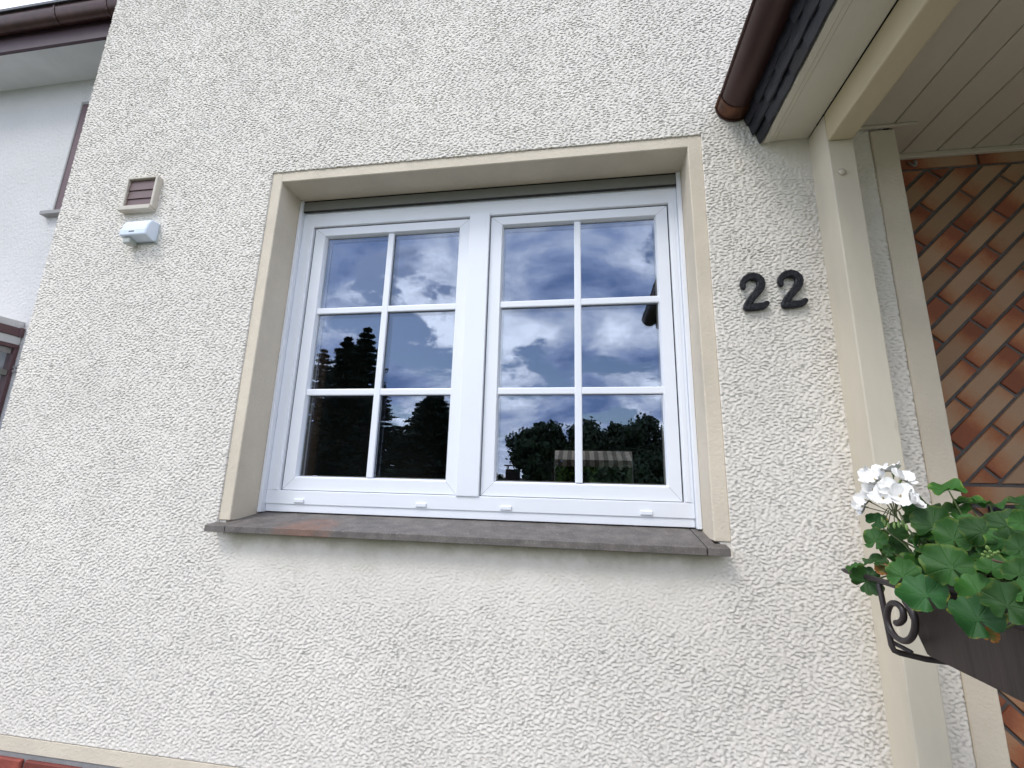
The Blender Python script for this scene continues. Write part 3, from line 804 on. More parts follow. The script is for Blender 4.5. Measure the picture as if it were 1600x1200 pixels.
# ------------------------------------------------------------------ house number
def digit_mesh():
    path = [(-0.0071, 0.0761), (-0.0085, 0.086), (-0.0050, 0.0985), (0.0030, 0.1085), (0.0145, 0.1155), (0.0290, 0.1170), (0.0420, 0.1120), (0.0505, 0.1020), (0.0528, 0.0900), (0.0500, 0.0770), (0.0428, 0.0640), (0.0330, 0.0520), (0.0230, 0.0410), (0.0130, 0.0290), (0.0060, 0.0170), (0.0010, 0.0060), (0.0, 0.0)]
    wd = [0.0075, 0.0085, 0.0098, 0.0112, 0.0122, 0.0128, 0.0130, 0.0130, 0.0128, 0.0126, 0.0122, 0.0118, 0.0115, 0.0115, 0.0118, 0.0122, 0.0122]
    base = [(0.0, 0.0), (0.010, 0.0005), (0.022, 0.0012), (0.036, 0.0022), (0.050, 0.0040), (0.058, 0.0085), (0.0635, 0.0140)]
    wb = [0.0122, 0.0122, 0.0120, 0.0118, 0.0114, 0.0104, 0.0086]
    bm = bmesh.new()
    def ribbon(p, wds, y0, y1):
        L, R_ = [], []
        for i, (x, z) in enumerate(p):
            a = p[max(i - 1, 0)]; b = p[min(i + 1, len(p) - 1)]
            dx, dz = b[0] - a[0], b[1] - a[1]; l = math.hypot(dx, dz); nx_, nz_ = -dz / l, dx / l
            k_ = 1.09 * wds[i]; L.append((x + nx_ * k_, z + nz_ * k_)); R_.append((x - nx_ * k_, z - nz_ * k_))
        def cap(c, a0, wdt, sgn):
            return [(c[0] + wdt * math.cos(a0 + sgn * math.pi * t_ / 6), c[1] + wdt * math.sin(a0 + sgn * math.pi * t_ / 6)) for t_ in range(1, 6)]
        aE = math.atan2(L[-1][1] - p[-1][1], L[-1][0] - p[-1][0]); aS = math.atan2(R_[0][1] - p[0][1], R_[0][0] - p[0][0])
        poly = L + cap(p[-1], aE, 1.09 * wds[-1], -1) + R_[::-1] + cap(p[0], aS, 1.09 * wds[0], -1)
        # strip faces (concave outline), front domed by an inset
        n = len(p)
        lay = []
        for y_, s_ in ((y1, 1.0), (y0 + 0.004, 1.0), (y0, 0.70)):
            row = []
            for i in range(n):
                row.append([bm.verts.new((p[i][0] + (q[i][0] - p[i][0]) * s_, y_, p[i][1] + (q[i][1] - p[i][1]) * s_)) for q in (L, R_)])
            c1 = [bm.verts.new((p[-1][0] + (x - p[-1][0]) * s_, y_, p[-1][1] + (z - p[-1][1]) * s_)) for x, z in cap(p[-1], aE, 1.09 * wds[-1], -1)]
            c0 = [bm.verts.new((p[0][0] + (x - p[0][0]) * s_, y_, p[0][1] + (z - p[0][1]) * s_)) for x, z in cap(p[0], aS, 1.09 * wds[0], -1)]
            lay.append((row, c1, c0))
        loops = []
        for row, c1, c0 in lay: loops.append([r[0] for r in row] + c1 + [r[1] for r in row][::-1] + c0)
        for a, b in zip(loops, loops[1:]):
            m_ = len(a)
            for i in range(m_): bm.faces.new((a[i], a[(i + 1) % m_], b[(i + 1) % m_], b[i]))
        row, c1, c0 = lay[-1]
        for i in range(n - 1): bm.faces.new((row[i][0], row[i + 1][0], row[i + 1][1], row[i][1]))
        bm.faces.new([row[-1][0]] + c1 + [row[-1][1]]); bm.faces.new([row[0][1]] + c0 + [row[0][0]])
    ribbon(path, wd, -0.009, 0.004)
    ribbon(base, wb, -0.0092, 0.004)
    for x, z in ((0.028, 0.108), (0.012, 0.001)):
        bm_box(bm, (x - 0.004, 0.003, z - 0.004), (x + 0.004, 0.016, z + 0.004))
    return bm_mesh(bm)
dm = digit_mesh()
for (x, z, lab) in ((0.5690, 0.6205, 'black cast house number digit 2 next to the window, lower and further from the post'), (0.6925, 0.6255, 'black cast house number digit 2 next to the cream porch post')):
    o = link('house_number', dm, NUMB, None, (x, -0.012, z))
    tag(o, lab, 'house number', 'house number digits on the stucco')

# ------------------------------------------------------------------ vent grille
vg = empty('vent_grille', (-2.07, 0, 1.30), 'small beige framed vent grille with brown slats, above the sensor box', 'vent')
vx0, vx1, vz0, vz1 = -2.128, -1.962, 1.205, 1.372
vy = -0.028
boxes('frame', [((vx0, vy, vz0), (vx0 + 0.008, 0.004, vz1)), ((vx1 - 0.013, vy, vz0), (vx1, 0.004, vz1)), ((vx0 + 0.0075, vy + 0.0003, vz1 - 0.010), (vx1 - 0.0125, 0.004, vz1)), ((vx0 - 0.010, vy - 0.007, vz0 - 0.010), (vx1 - 0.004, 0.004, vz0 + 0.013))], VENTF, vg, 0.002)
box('backing', (vx0 + 0.01, -0.003, vz0 + 0.01), (vx1 - 0.01, 0.003, vz1 - 0.01), DARK, vg, 0.0)
for i in range(3):
    za = vz0 + 0.014 + i * 0.0450
    prism('slat', [(vy + 0.008, za - 0.002), (vy + 0.0105, za - 0.002), (vy + 0.0165, za + 0.0475), (vy + 0.013, za + 0.0475)], 'x', vx0 + 0.0085, vx1 - 0.0135, VENTS, vg, 0.0004)
# ------------------------------------------------------------------ sensor
se = empty('outdoor_sensor', (-2.0, 0, 1.08), 'pale blue white plastic sensor box mounted below the vent grille', 'sensor')
sx0, sx1 = -2.062, -1.925
prism('housing', [(0.002, 1.040), (-0.020, 1.034), (-0.052, 1.046), (-0.058, 1.075), (-0.052, 1.105), (-0.040, 1.128), (0.002, 1.132)], 'x', sx0, sx1, SENSW, se, 0.004)
box('lower_cover', (sx0 - 0.001, -0.0605, 1.045), (sx1 + 0.001, -0.035, 1.078), SENSW, se, 0.006, 2)
box('lens', (sx0 + 0.012, -0.050, 1.014), (sx0 + 0.050, -0.012, 1.042), SENSG, se, 0.005, 2)
box('logo', (sx0 + 0.050, -0.0609, 1.060), (sx0 + 0.078, -0.0602, 1.0655), IRON, se, 0.0)
box('wall_plate', (sx0 + 0.006, -0.004, 1.028), (sx1 + 0.006, 0.003, 1.122), SENSG, se, 0.003)

# ------------------------------------------------------------------ planter, bracket, geranium
PX0, PX1 = 0.622, 0.800
PYA, PYB = -0.495, -1.34
pb = empty('flower_box', (0.71, -0.9, -0.29), 'dark brown plastic flower box hanging by the porch post', 'planter')
def planter():
    bm = bmesh.new()
    zt, zb = -0.150, -0.292
    ot = [(PX0, PYB), (PX1, PYB), (PX1, PYA), (PX0, PYA)]; ob = [(PX0 + 0.006, PYB + 0.06), (PX1 - 0.03, PYB + 0.06), (PX1 - 0.03, PYA - 0.068), (PX0 + 0.006, PYA - 0.068)]
    cx_, cy_ = (PX0 + PX1) / 2, (PYA + PYB) / 2
    def ins(p, d): return [(x + (d if x < cx_ else -d), y + (d if y < cy_ else -d)) for x, y in p]
    seq = [(ob, zb), (ot, zt - 0.014), (ins(ot, -0.006), zt - 0.012), (ins(ot, -0.006), zt), (ins(ot, 0.004), zt), (ins(ot, 0.004), zt - 0.03), (ins(ob, 0.004), zb + 0.01)]
    c = Vector((cx_, cy_, zb))
    R_ = [[bm.verts.new(Vector((x, y, z)) - c) for x, y in p] for p, z in seq]
    bm.faces.new(R_[0]); bm.faces.new(R_[-1])
    for a, b in zip(R_, R_[1:]):
        for i in range(4): bm.faces.new((a[i], a[(i + 1) % 4], b[(i + 1) % 4], b[i]))
    bmesh.ops.recalc_face_normals(bm, faces=bm.faces)
    bmesh.ops.bevel(bm, geom=list(bm.edges), offset=0.002, segments=2, affect='EDGES')
    return link('trough', bm_mesh(bm), PLBOX, pb, c)
planter()
box('soil', (PX0 + 0.006, PYB + 0.02, -0.20), (PX1 - 0.012, PYA - 0.02, -0.168), SOIL, pb, 0.01)
br = empty('planter_bracket', (0.62, -0.46, -0.32), 'brown wrought iron scroll bracket holding the flower box', 'bracket')
XB = 0.606
def arc(c, r, a0, a1, n, x=XB, sq=1.0):
    return [(x, c[0] + r * math.cos(a0 + (a1 - a0) * i / n), c[1] + sq * r * math.sin(a0 + (a1 - a0) * i / n)) for i in range(n + 1)]
def smooth_path(P, n=4):
    o = []
    for i in range(len(P) - 1):
        p0, p1, p2, p3 = P[max(i - 1, 0)], P[i], P[i + 1], P[min(i + 2, len(P) - 1)]
        for k_ in range(n):
            t_ = k_ / n
            o.append(0.5 * ((2 * p1) + (p2 - p0) * t_ + (2 * p0 - 5 * p1 + 4 * p2 - p3) * t_ ** 2 + (3 * p1 - p0 - 3 * p2 + p3) * t_ ** 3))
    return o + [P[-1]]
A = at_x(1373, 909, XB); Bp = at_x(1394, 1014, XB)
Cp = at_y(1447, 1030, Bp.y - 0.008)
bar_ = [Vector((PX1 - 0.01, A.y - 0.01, A.z - 0.004)), Vector((XB + 0.010, A.y - 0.002, A.z)), Vector((XB + 0.003, A.y, A.z - 0.001)), Vector((XB, A.y, A.z - 0.006)), (A + Bp) / 2, Vector((XB, Bp.y, Bp.z + 0.006)), Vector((XB + 0.002, Bp.y - 0.002, Bp.z - 0.002)), Vector((XB + 0.010, Bp.y - 0.003, Bp.z - 0.005)), Cp, Vector((PX1 - 0.03, Bp.y - 0.03, Cp.z))]
tube('bar', bar_, 0.0056, IRON, br, 8)
sc = [at_x(1300 + a_ / 4.6125, 800 + b_ / 4.6125, XB - 0.002) for a_, b_ in ((462, 802), (492, 795), (515, 765), (510, 710), (480, 670), (445, 657), (415, 675), (399, 730), (402, 790), (427, 855), (467, 905), (520, 930), (565, 913), (593, 860), (600, 790), (587, 730), (562, 690), (535, 655), (515, 600))]
sc = smooth_path(sc, 4)
tube('scroll', sc, [0.0058] * len(sc), IRON, br, 10)
f0, f1 = at_x(1300 + 425 / 4.6125, 800 + 932 / 4.6125, XB + 0.002), at_x(1300 + 575 / 4.6125, 800 + 1012 / 4.6125, XB + 0.012)
tube('stay', [f0, (f0 + f1) / 2, f1], 0.0042, IRON, br, 7)
tipP = at_x(1316, 890, 0.600)
rod = [(tipP.x, tipP.y, tipP.z), (0.601, tipP.y - 0.012, tipP.z - 0.0005), (0.603, tipP.y - 0.05, tipP.z - 0.001), (0.606, A.y, A.z + 0.003), (0.610, PYB, A.z - 0.0)]
tube('rail', rod, [0.003, 0.0058, 0.0062, 0.006, 0.006], IRON, br, 8)

ger = empty('geranium', (0.71, -0.62, -0.17), 'green geranium with white blossoms growing in the flower box', 'plant')
def leaf_mesh(seed):
    r = random.Random(seed)
    nr, na = 6, 44
    V = [(0, 0, 0)]; UV = [(0.0, 0.0)]
    ph = [r.uniform(0, 6.28) for _ in range(4)]
    cup = r.uniform(-0.15, 0.45); fold = r.uniform(-0.05, 0.25); nl = r.choice((9, 10, 11)); amp = r.uniform(0.55, 1.0)
    gap = 0.30
    for j in range(1, nr + 1):
        t_ = j / nr
        for i in range(na + 1):
            a = -math.pi / 2 + gap * 0.5 + (2 * math.pi - gap) * i / na          # notch at -y where the stalk joins
            th = i / na
            R = 0.5 * (1 + 0.10 * math.cos(a - math.pi / 2)) * (1 + 0.012 * math.cos(40 * math.pi * th) * t_ ** 4 + 0.02 * math.sin(3 * a + ph[0]))
            R *= 1 + 0.13 * (abs(math.sin(nl * math.pi * th)) ** 0.6 - 0.78) * t_ ** 4 + 0.05 * math.sin(2 * a + ph[2])
            R *= 1 - 0.12 * math.exp(-((min(th, 1 - th)) / 0.05) ** 2)
            rr = R * t_
            x, y_ = rr * math.cos(a), rr * math.sin(a) + 0.06
            z = cup * rr * rr * 1.6 + fold * abs(x) * 0.7 + 2.1 * amp * (0.050 * t_ ** 2.5 * math.sin(5 * 2 * math.pi * th + ph[1]) + 0.06 * t_ * t_ * math.sin(2 * a + ph[2]) + 0.045 * t_ * t_ * math.sin(3 * a + ph[3])) - 0.018 * t_ * abs(math.cos(math.pi * 7 * th)) + 0.008 * math.sin(9 * x / 0.5 + ph[0]) * math.sin(9 * y_ / 0.5 + ph[1])
            V.append((x, y_, z)); UV.append((t_, th))
    F, FU = [], []
    st = na + 1
    for i in range(na):
        F.append((0, 1 + i, 2 + i)); FU.append(((0.0, UV[1 + i][1]), UV[1 + i], UV[2 + i]))
    for j in range(nr - 1):
        for i in range(na):
            q = (1 + j * st + i, 1 + (j + 1) * st + i, 1 + (j + 1) * st + i + 1, 1 + j * st + i + 1)
            F.append(q); FU.append(tuple(UV[k] for k in q))
    me = mesh_from(V, F, True)
    ul = me.uv_layers.new(name='UVMap')
    flat = [c for f in FU for uv in f for c in uv]
    ul.data.foreach_set('uv', flat)
    return me
LMS = {m_: [] for m_ in ('g', 'y', 'b')}
for k_, m_ in (('g', LEAFG), ('y', LEAFY), ('b', LEAFB)):
    for i in range(7 if k_ == 'g' else 3):
        me = leaf_mesh(100 + i + (20 if k_ == 'y' else 40 if k_ == 'b' else 0)); me.materials.append(m_); LMS[k_].append(me)
def put_leaf(p, size, nrm, spin, kind='g', stalk=True):
    me = random.choice(LMS[kind])
    o = bpy.data.objects.new('leaf', me); COL.objects.link(o); o.parent = ger
    q = nrm.normalized().to_track_quat('Z', 'Y')
    from mathutils import Quaternion
    q = q @ Quaternion((0, 0, 1), spin)
    o.rotation_mode = 'QUATERNION'; o.rotation_quaternion = q
    o.location = p - world_loc(ger); o.scale = (size, size, size)
    if stalk:
        root = Vector((min(max(p.x + random.uniform(0.0, 0.06), PX0 + 0.03), PX1 - 0.03), min(max(p.y + random.uniform(-0.06, 0.02), PYB + 0.05), PYA - 0.05), -0.175))
        at = p + nrm.normalized() * -0.002
        midp = (root + at) / 2 + Vector((0, 0, 0.02)) - nrm.normalized() * 0.015
        stalks.append([root, (root * 0.4 + midp * 0.6), midp, (midp * 0.4 + at * 0.6), at])
stalks = []
# leaves read off the photograph: (crop x, crop y, width) in the 4x crop at (1300, 700); plane x; look (0 = faces eye, 1 = faces up); kind
LV = [(730, 262, 195, .72, .75, 'g'), (860, 345, 180, .75, .85, 'g'), (990, 352, 170, .76, .9, 'g'), (1175, 350, 140, .72, .5, 'g'),
      (268, 462, 110, .645, .2, 'y'), (375, 540, 140, .68, .5, 'g'), (272, 590, 150, .63, .35, 'g'), (420, 670, 180, .68, .4, 'g'),
      (265, 712, 140, .62, .55, 'g'), (152, 765, 95, .61, .5, 'g'), (205, 838, 175, .60, .1, 'g'), (440, 812, 225, .60, .1, 'g'),
      (590, 392, 240, .71, .55, 'g'), (745, 400, 190, .73, .5, 'g'), (640, 500, 260, .67, .3, 'g'), (765, 582, 250, .65, .3, 'g'),
      (865, 500, 170, .69, .45, 'g'), (1085, 490, 240, .66, .25, 'g'), (960, 530, 230, .67, .3, 'g'), (560, 600, 170, .68, .35, 'g'),
      (550, 760, 170, .64, .35, 'g'), (760, 760, 310, .60, .2, 'g'), (600, 935, 285, .585, .2, 'y'), (925, 930, 280, .59, .2, 'g'),
      (1095, 1000, 290, .56, .2, 'g'), (925, 1085, 310, .545, .3, 'y'), (1000, 770, 210, .61, .5, 'g'), (1165, 800, 180, .60, .2, 'g'),
      (1175, 640, 160, .63, .3, 'g'), (1190, 470, 130, .64, .2, 'g'), (362, 650, 70, .62, .2, 'g'), (1090, 600, 200, .68, .5, 'g'),
      (1200, 920, 150, .58, .2, 'g'), (330, 765, 90, .63, .4, 'b'), (650, 690, 190, .66, .4, 'g'), (480, 740, 150, .65, .4, 'g'), (1010, 660, 200, .68, .5, 'g'),
      (880, 660, 180, .67, .5, 'g'), (520, 450, 130, .70, .5, 'g'), (880, 1160, 70, .56, .0, 'b'), (990, 1180, 90, .56, .0, 'b'), (690, 640, 160, .69, .6, 'g'),
      (1120, 720, 180, .66, .5, 'g'), (820, 830, 190, .65, .4, 'g'), (660, 850, 180, .66, .4, 'g')]
for cx_, cy_, wd_, xp, up, kd in LV:
    p = at_x(1300 + cx_ / 4, 700 + cy_ / 4, xp)
    depth = (p - CAM_LOC).dot(cf)
    size = wd_ / 4 / FOC * depth * (0.98 if wd_ < 200 else 0.86)
    eye = (CAM_LOC - p).normalized()
    nrm = eye * (1 - up) + Vector((-0.12, -0.1, 1)) * up + Vector((random.uniform(-.22, .22), random.uniform(-.22, .22), random.uniform(-.1, .2)))
    put_leaf(p, size, nrm, random.uniform(-1.0, 1.0), kd)
# the rest of the foliage in and beyond the frame
for i in range(120):
    yy = random.uniform(-1.32, -0.52)
    xx = random.uniform(0.64, 0.80)
    zt_ = random.uniform(-0.16, -0.068)
    if yy > -0.62: zt_ = min(zt_, -0.08)
    put_leaf(Vector((xx, yy, zt_)), random.uniform(0.045, 0.085), Vector((random.uniform(-.7, .3), random.uniform(-.5, .5), 1.0)), random.uniform(0, 6.28), 'g', i % 2 == 0)
for s_ in stalks:
    c = s_[0]
    link('stalk', tube_mesh(s_, [0.0024, 0.0022, 0.002, 0.0017, 0.0013], 5, c), STEM, ger, c)
# woody stems
for i in range(5):
    r0 = Vector((0.71 + random.uniform(-.03, .03), -0.58 - 0.16 * i, -0.18))
    link('stem', tube_mesh([r0, r0 + Vector((0.0, 0.02, 0.05)), r0 + Vector((-0.02, 0.01, 0.11))], [0.006, 0.005, 0.004], 6, r0), STEMR, ger, r0)
def petal_mesh(seed):
    r = random.Random(seed)
    nu, nv = 6, 6
    V, F = [], []
    wmax = r.uniform(0.40, 0.50)
    for j in range(nv + 1):
        v = j / nv
        wv = wmax * (math.sin(math.pi * (0.06 + 0.80 * v ** 0.85)) ** 0.8)
        for i in range(nu + 1):
            u = i / nu * 2 - 1
            V.append((u * wv, v * (1 - 0.10 * u * u * v), 0.10 * v * v * 1.6 + 0.16 * (u * wv) ** 2 * 2 - 0.06 * math.sin(6 * u + seed) * v * v - 0.05 * math.cos(2.5 * u) * v * (1 - v)))
    for j in range(nv):
        for i in range(nu):
            q = j * (nu + 1) + i; F.append((q, q + 1, q + nu + 2, q + nu + 1))
    return mesh_from(V, F, True)
PM = [petal_mesh(i) for i in range(4)]
for m_ in PM: m_.materials.append(PETAL)
heart = tube_mesh([(0, 0, -0.1), (0, 0, 0.0), (0.02, 0, 0.22), (0.02, 0.01, 0.30)], [0.06, 0.075, 0.05, 0.015], 7)
heart.materials.append(ANTHER)
hub = at_x(1300 + 400 / 4, 700 + 430 / 4, 0.640)          # where the flower stalks fan out
def floret(cx_, cy_, xp, nrm, L, spin, npet=5):
    p = at_x(1330 + cx_ / 10, 710 + cy_ / 10, xp)
    q = Vector(nrm).normalized().to_track_quat('Z', 'Y')
    from mathutils import Quaternion
    f = bpy.data.objects.new('flower', heart); COL.objects.link(f); f.parent = ger
    f.rotation_mode = 'QUATERNION'; f.rotation_quaternion = q; f.location = p - world_loc(ger); f.scale = (L, L, L)
    for k in range(npet):
        o = bpy.data.objects.new('petal', random.choice(PM)); COL.objects.link(o); o.parent = f
        o.rotation_mode = 'QUATERNION'
        tilt = random.uniform(0.05, 0.75)
        o.rotation_quaternion = Quaternion((0, 0, 1), spin + k * 2 * math.pi / npet + random.uniform(-.15, .15)) @ Quaternion((1, 0, 0), tilt)
        s_ = random.uniform(0.95, 1.15); o.scale = (s_ * 1.05, s_, s_)
    b = p - Vector(nrm).normalized() * 0.12 * L
    m1 = hub * 0.5 + b * 0.5 - Vector(nrm).normalized() * 0.012
    link('pedicel', tube_mesh([hub, hub * 0.7 + m1 * 0.3, m1, b], [0.0011, 0.001, 0.001, 0.0012], 5, hub), STEM, ger, hub)
    # short green calyx behind the petals
    link('calyx', tube_mesh([b - Vector(nrm).normalized() * 0.008, b], [0.0012, 0.0026], 6, b), BUD, ger, b)
eyeh = (CAM_LOC - hub).normalized()
FL = [(385, 400, .640, (-.45, .25, .45), .8, .0265), (290, 350, .652, (-.7, .3, .5), .6, .024), (470, 300, .662, (-.2, .4, .8), .5, .024), (640, 270, .665, (0, .35, .95), .55, .0265), (790, 390, .655, (.55, .1, .6), .7, .025),
      (500, 690, .622, (-.15, 0, .42), .9, .028), (760, 660, .630, (.25, -.05, .5), .85, .027), (610, 560, .640, (0, .1, .7), .8, .025), (250, 720, .632, (-.7, .3, .35), .65, .026), (930, 730, .640, (.8, -.1, .35), .6, .024), (350, 560, .640, (-.4, .2, .5), .8, .025), (190, 820, .636, (-.9, .35, .05), .5, .022)]
for a_, b_, xp, d_, ew, L_ in FL:
    floret(a_, b_, xp, eyeh * ew + Vector(d_), L_, random.uniform(0, 1.2))
# main flower stalk, the hanging buds below the umbel and a second bud cluster
foot = Vector((0.70, -0.60, -0.17))
link('flower_stalk', tube_mesh([foot, foot * 0.6 + hub * 0.4 + Vector((-.006, 0, 0)), hub], [0.0024, 0.0021, 0.0018], 6, foot), STEM, ger, foot)
budm = tube_mesh([(0, 0, 0), (0, 0, 0.2), (0, 0, 0.55), (0, 0, 0.85), (0, 0, 1.0)], [0.06, 0.17, 0.21, 0.14, 0.03], 8); budm.materials.append(BUD)
def bud(p, d, L):
    o = bpy.data.objects.new('bud', budm); COL.objects.link(o); o.parent = ger
    o.rotation_mode = 'QUATERNION'; o.rotation_quaternion = Vector(d).to_track_quat('Z', 'Y'); o.location = p - world_loc(ger); o.scale = (L, L, L)
for cx_, cy_ in ((330, 455), (352, 470), (390, 470), (415, 462), (440, 455), (462, 480), (312, 435)):
    p = at_x(1300 + cx_ / 4, 700 + cy_ / 4, 0.638 + random.uniform(-.006, .006))
    link('pedicel', tube_mesh([hub + Vector((0, 0, 0.012)), (hub + p) / 2 + Vector((0, 0, 0.018)), p], 0.0009, 5, hub), STEM, ger, hub)
    bud(p + Vector((0, 0, 0.002)), Vector((random.uniform(-.2, .2), random.uniform(-.2, .2), -1)), random.uniform(0.012, 0.016))
h2 = at_x(1300 + 1005 / 4, 700 + 700 / 4, 0.60)
for cx_, cy_ in ((940, 665), (965, 610), (985, 635), (1000, 675), (1045, 640), (1020, 650), (975, 680), (950, 640)):
    p = at_x(1300 + cx_ / 4, 700 + cy_ / 4, 0.585 + random.uniform(-.01, .01))
    bud(h2 * 0.35 + p * 0.65, (p - h2), random.uniform(0.0095, 0.013))
link('flower_stalk', tube_mesh([Vector((0.68, -0.82, -0.17)), Vector((0.63, -0.78, -0.10)), h2], [0.0024, 0.002, 0.0018], 6, h2), STEMR, ger, h2)

# ------------------------------------------------------------------ small things in the recess
lb = empty('letterbox', (1.62, 0.12, -0.2), 'dark ribbed metal box on the tiled wall behind the geranium leaves', 'letterbox')
box('body', (1.315, 0.035, -0.42), (1.80, TY - 0.003, -0.062), IRON, lb, 0.006)
LID = material('blue black ribbed lid', (0.022, 0.024, 0.040), 0.35, 0.2, 20)
for i in range(5):
    box('rib', (1.310, 0.020 + i * 0.030, -0.0615), (1.805, 0.020 + i * 0.030 + 0.020, -0.048 + 0.004 * i), LID, lb, 0.004, 2)
hk = empty('wall_hook', (1.29, TY - 0.01, 1.262), 'small grey metal hook high in the corner of the tiled recess', 'hook')
tube('shank', [(1.272, TY - 0.004, 1.276), (1.276, TY - 0.012, 1.268), (1.281, TY - 0.016, 1.256), (1.289, TY - 0.016, 1.252)], 0.003, GREYF, hk, 7)
tube('clip', [(1.292, TY - 0.012, 1.279), (1.294, TY - 0.015, 1.265), (1.292, TY - 0.014, 1.252)], [0.0045, 0.006, 0.003], GREYF, hk, 8)

# ------------------------------------------------------------------ neighbour's house on the left
nb = empty('neighbour_house', (-8.0, 2.2, GROUND), 'white stucco house next door with brown gutter and window frames', 'house')
NY = 2.09
NWHITE = material('grey white painted boards', (0.55, 0.56, 0.55), 0.6, 0.08, 3)
NFASC = material('dark purple brown fascia', (0.060, 0.034, 0.042), 0.5, 0.15, 6)
nzs = 4.664
boxes('wall', [((-16, NY, GROUND), (-5.905, 9.0, 4.75)), ((-5.905, NY + 0.0005, 4.335), (-4.0, 9.0, 4.75)), ((-5.905, NY + 0.0005, GROUND), (-4.0, 9.0, 2.80)), ((-4.70, NY + 0.0005, 2.80), (-4.0, 9.0, 4.335))], STUCCO_N, nb, 0.0)
box('soffit', (-16, NY - 0.42, nzs), (-4.0, NY + 0.0, nzs + 0.03), NWHITE, nb, 0.0)
box('fascia', (-16, NY - 0.455, nzs - 0.02), (-4.0, NY - 0.4205, nzs + 0.22), NFASC, nb, 0.002)
ng = link('gutter', mesh_from(*(lambda P: ([(-16.0, y_, z_) for y_, z_ in P] + [(-4.0, y_, z_) for y_, z_ in P], [(i, (i + 1) % len(P), len(P) + (i + 1) % len(P), len(P) + i) for i in range(len(P))]))(
    [(NY - 0.515 + 0.085 * math.cos(math.pi + math.pi * i / 14), 4.995 + 0.10 * math.sin(math.pi + math.pi * i / 14) * 1.6) for i in range(15)] + [(NY - 0.515 + 0.08 * math.cos(2 * math.pi - math.pi * i / 14), 4.997 - 0.095 * math.sin(math.pi * i / 14) * 1.6) for i in range(15)]), True), COPPER, nb)
for x in (-4.62, -5.03, -5.7, -6.6):
    prism('gutter_bracket', [(NY - 0.515 + 0.090 * math.cos(math.pi + math.pi * i / 10), 4.995 + 0.105 * math.sin(math.pi + math.pi * i / 10) * 1.6) for i in range(11)], 'x', x, x + 0.02, COPPER, ng)
box('roof_edge', (-16, NY - 0.62, 4.998), (-4.0, NY - 0.2, 5.035), SLATE, nb, 0.002)
prism('roof', [(NY - 0.60, 5.036), (NY + 4.0, 8.0), (NY + 7.5, 5.036)], 'x', -16, -4.0, SLATE, nb)
nw = boxes('window', [((-5.900, NY - 0.012, 2.842), (-5.876, NY + 0.10, 4.330)), ((-5.8995, NY - 0.0115, 4.290), (-4.71, NY + 0.10, 4.3305))], GREYF, nb, 0.003)
boxes('frame', [((-5.875, NY - 0.006, 2.845), (-5.765, NY + 0.09, 4.289)), ((-5.764, NY + 0.031, 4.19), (-4.71, NY + 0.09, 4.2885)), ((-5.764, NY + 0.031, 2.845), (-4.71, NY + 0.09, 2.94))], BROWNW, nw, 0.003)
box('pane', (-5.763, NY + 0.055, 2.945), (-4.71, NY + 0.061, 4.185), GLASS, nw, 0.0)
box('sill', (-5.975, NY - 0.07, 2.795), (-4.71, NY + 0.05, 2.840), GREYF, nw, 0.003)
box('window_back', (-5.765, NY + 0.2, 2.85), (-4.71, NY + 0.21, 4.28), DARK, nb, 0.0)
# glazed porch of the neighbour: we look along its flank
gp = empty('glazed_porch', (-7, 1.5, GROUND), 'brown framed glazed porch in front of the white house next door', 'porch')
GXp = -5.85
box('fascia', (GXp - 0.12, 0.4, 1.372), (GXp + 0.012, NY - 0.004, 1.462), BROWNW, gp, 0.004)
box('eave_end', (GXp - 0.5, NY - 0.04, 1.368), (GXp + 0.02, NY - 0.003, 1.468), BROWNW, gp, 0.004)
prism('roof', [(0.3, 1.463), (NY - 0.004, 1.463), (NY - 0.004, 1.54), (0.3, 1.475)], 'x', -9.0, GXp - 0.01, STUCCO_N, gp)
box('white_board', (GXp - 0.10, 0.45, 1.286), (GXp - 0.003, NY - 0.005, 1.3715), NWHITE, gp, 0.003)
box('head_rail', (GXp - 0.10, 0.45, 1.247), (GXp + 0.004, NY - 0.0055, 1.2855), BROWNW, gp, 0.003)
box('post', (GXp - 0.09, NY - 0.038, GROUND), (GXp + 0.002, NY - 0.004, 1.2465), BROWNW, gp, 0.003)
box('post', (GXp - 0.09, 0.45, GROUND), (GXp + 0.002, 0.52, 1.2465), BROWNW, gp, 0.003)
box('transom', (GXp - 0.075, 0.52, 0.952), (GXp - 0.01, NY - 0.0385, 1.010), SHUT, gp, 0.003)
box('blind', (GXp - 0.06, 0.53, 1.185), (GXp - 0.03, NY - 0.040, 1.2465), GREYF, gp, 0.002)
box('pane', (GXp - 0.045, 0.521, 1.0105), (GXp - 0.039, NY - 0.0386, 1.184), GLASS, gp, 0.0)
box('pane', (GXp - 0.045, 0.521, GROUND + 0.3), (GXp - 0.039, NY - 0.0386, 0.9515), GLASS, gp, 0.0)
box('inner_wall', (-8.6, 0.46, GROUND), (-8.5, NY - 0.01, 1.24), DARK, gp, 0.0)
wf = empty('wall_bracket', (-5.82, NY - 0.02, 1.0), 'tiny grey bracket on the white wall beside the glazed porch', 'bracket')
for z in (0.985, 1.03):
    boxes('arm', [((-5.80, NY - 0.045, z), (-5.775, NY + 0.002, z + 0.022))], GREYF, wf, 0.002)

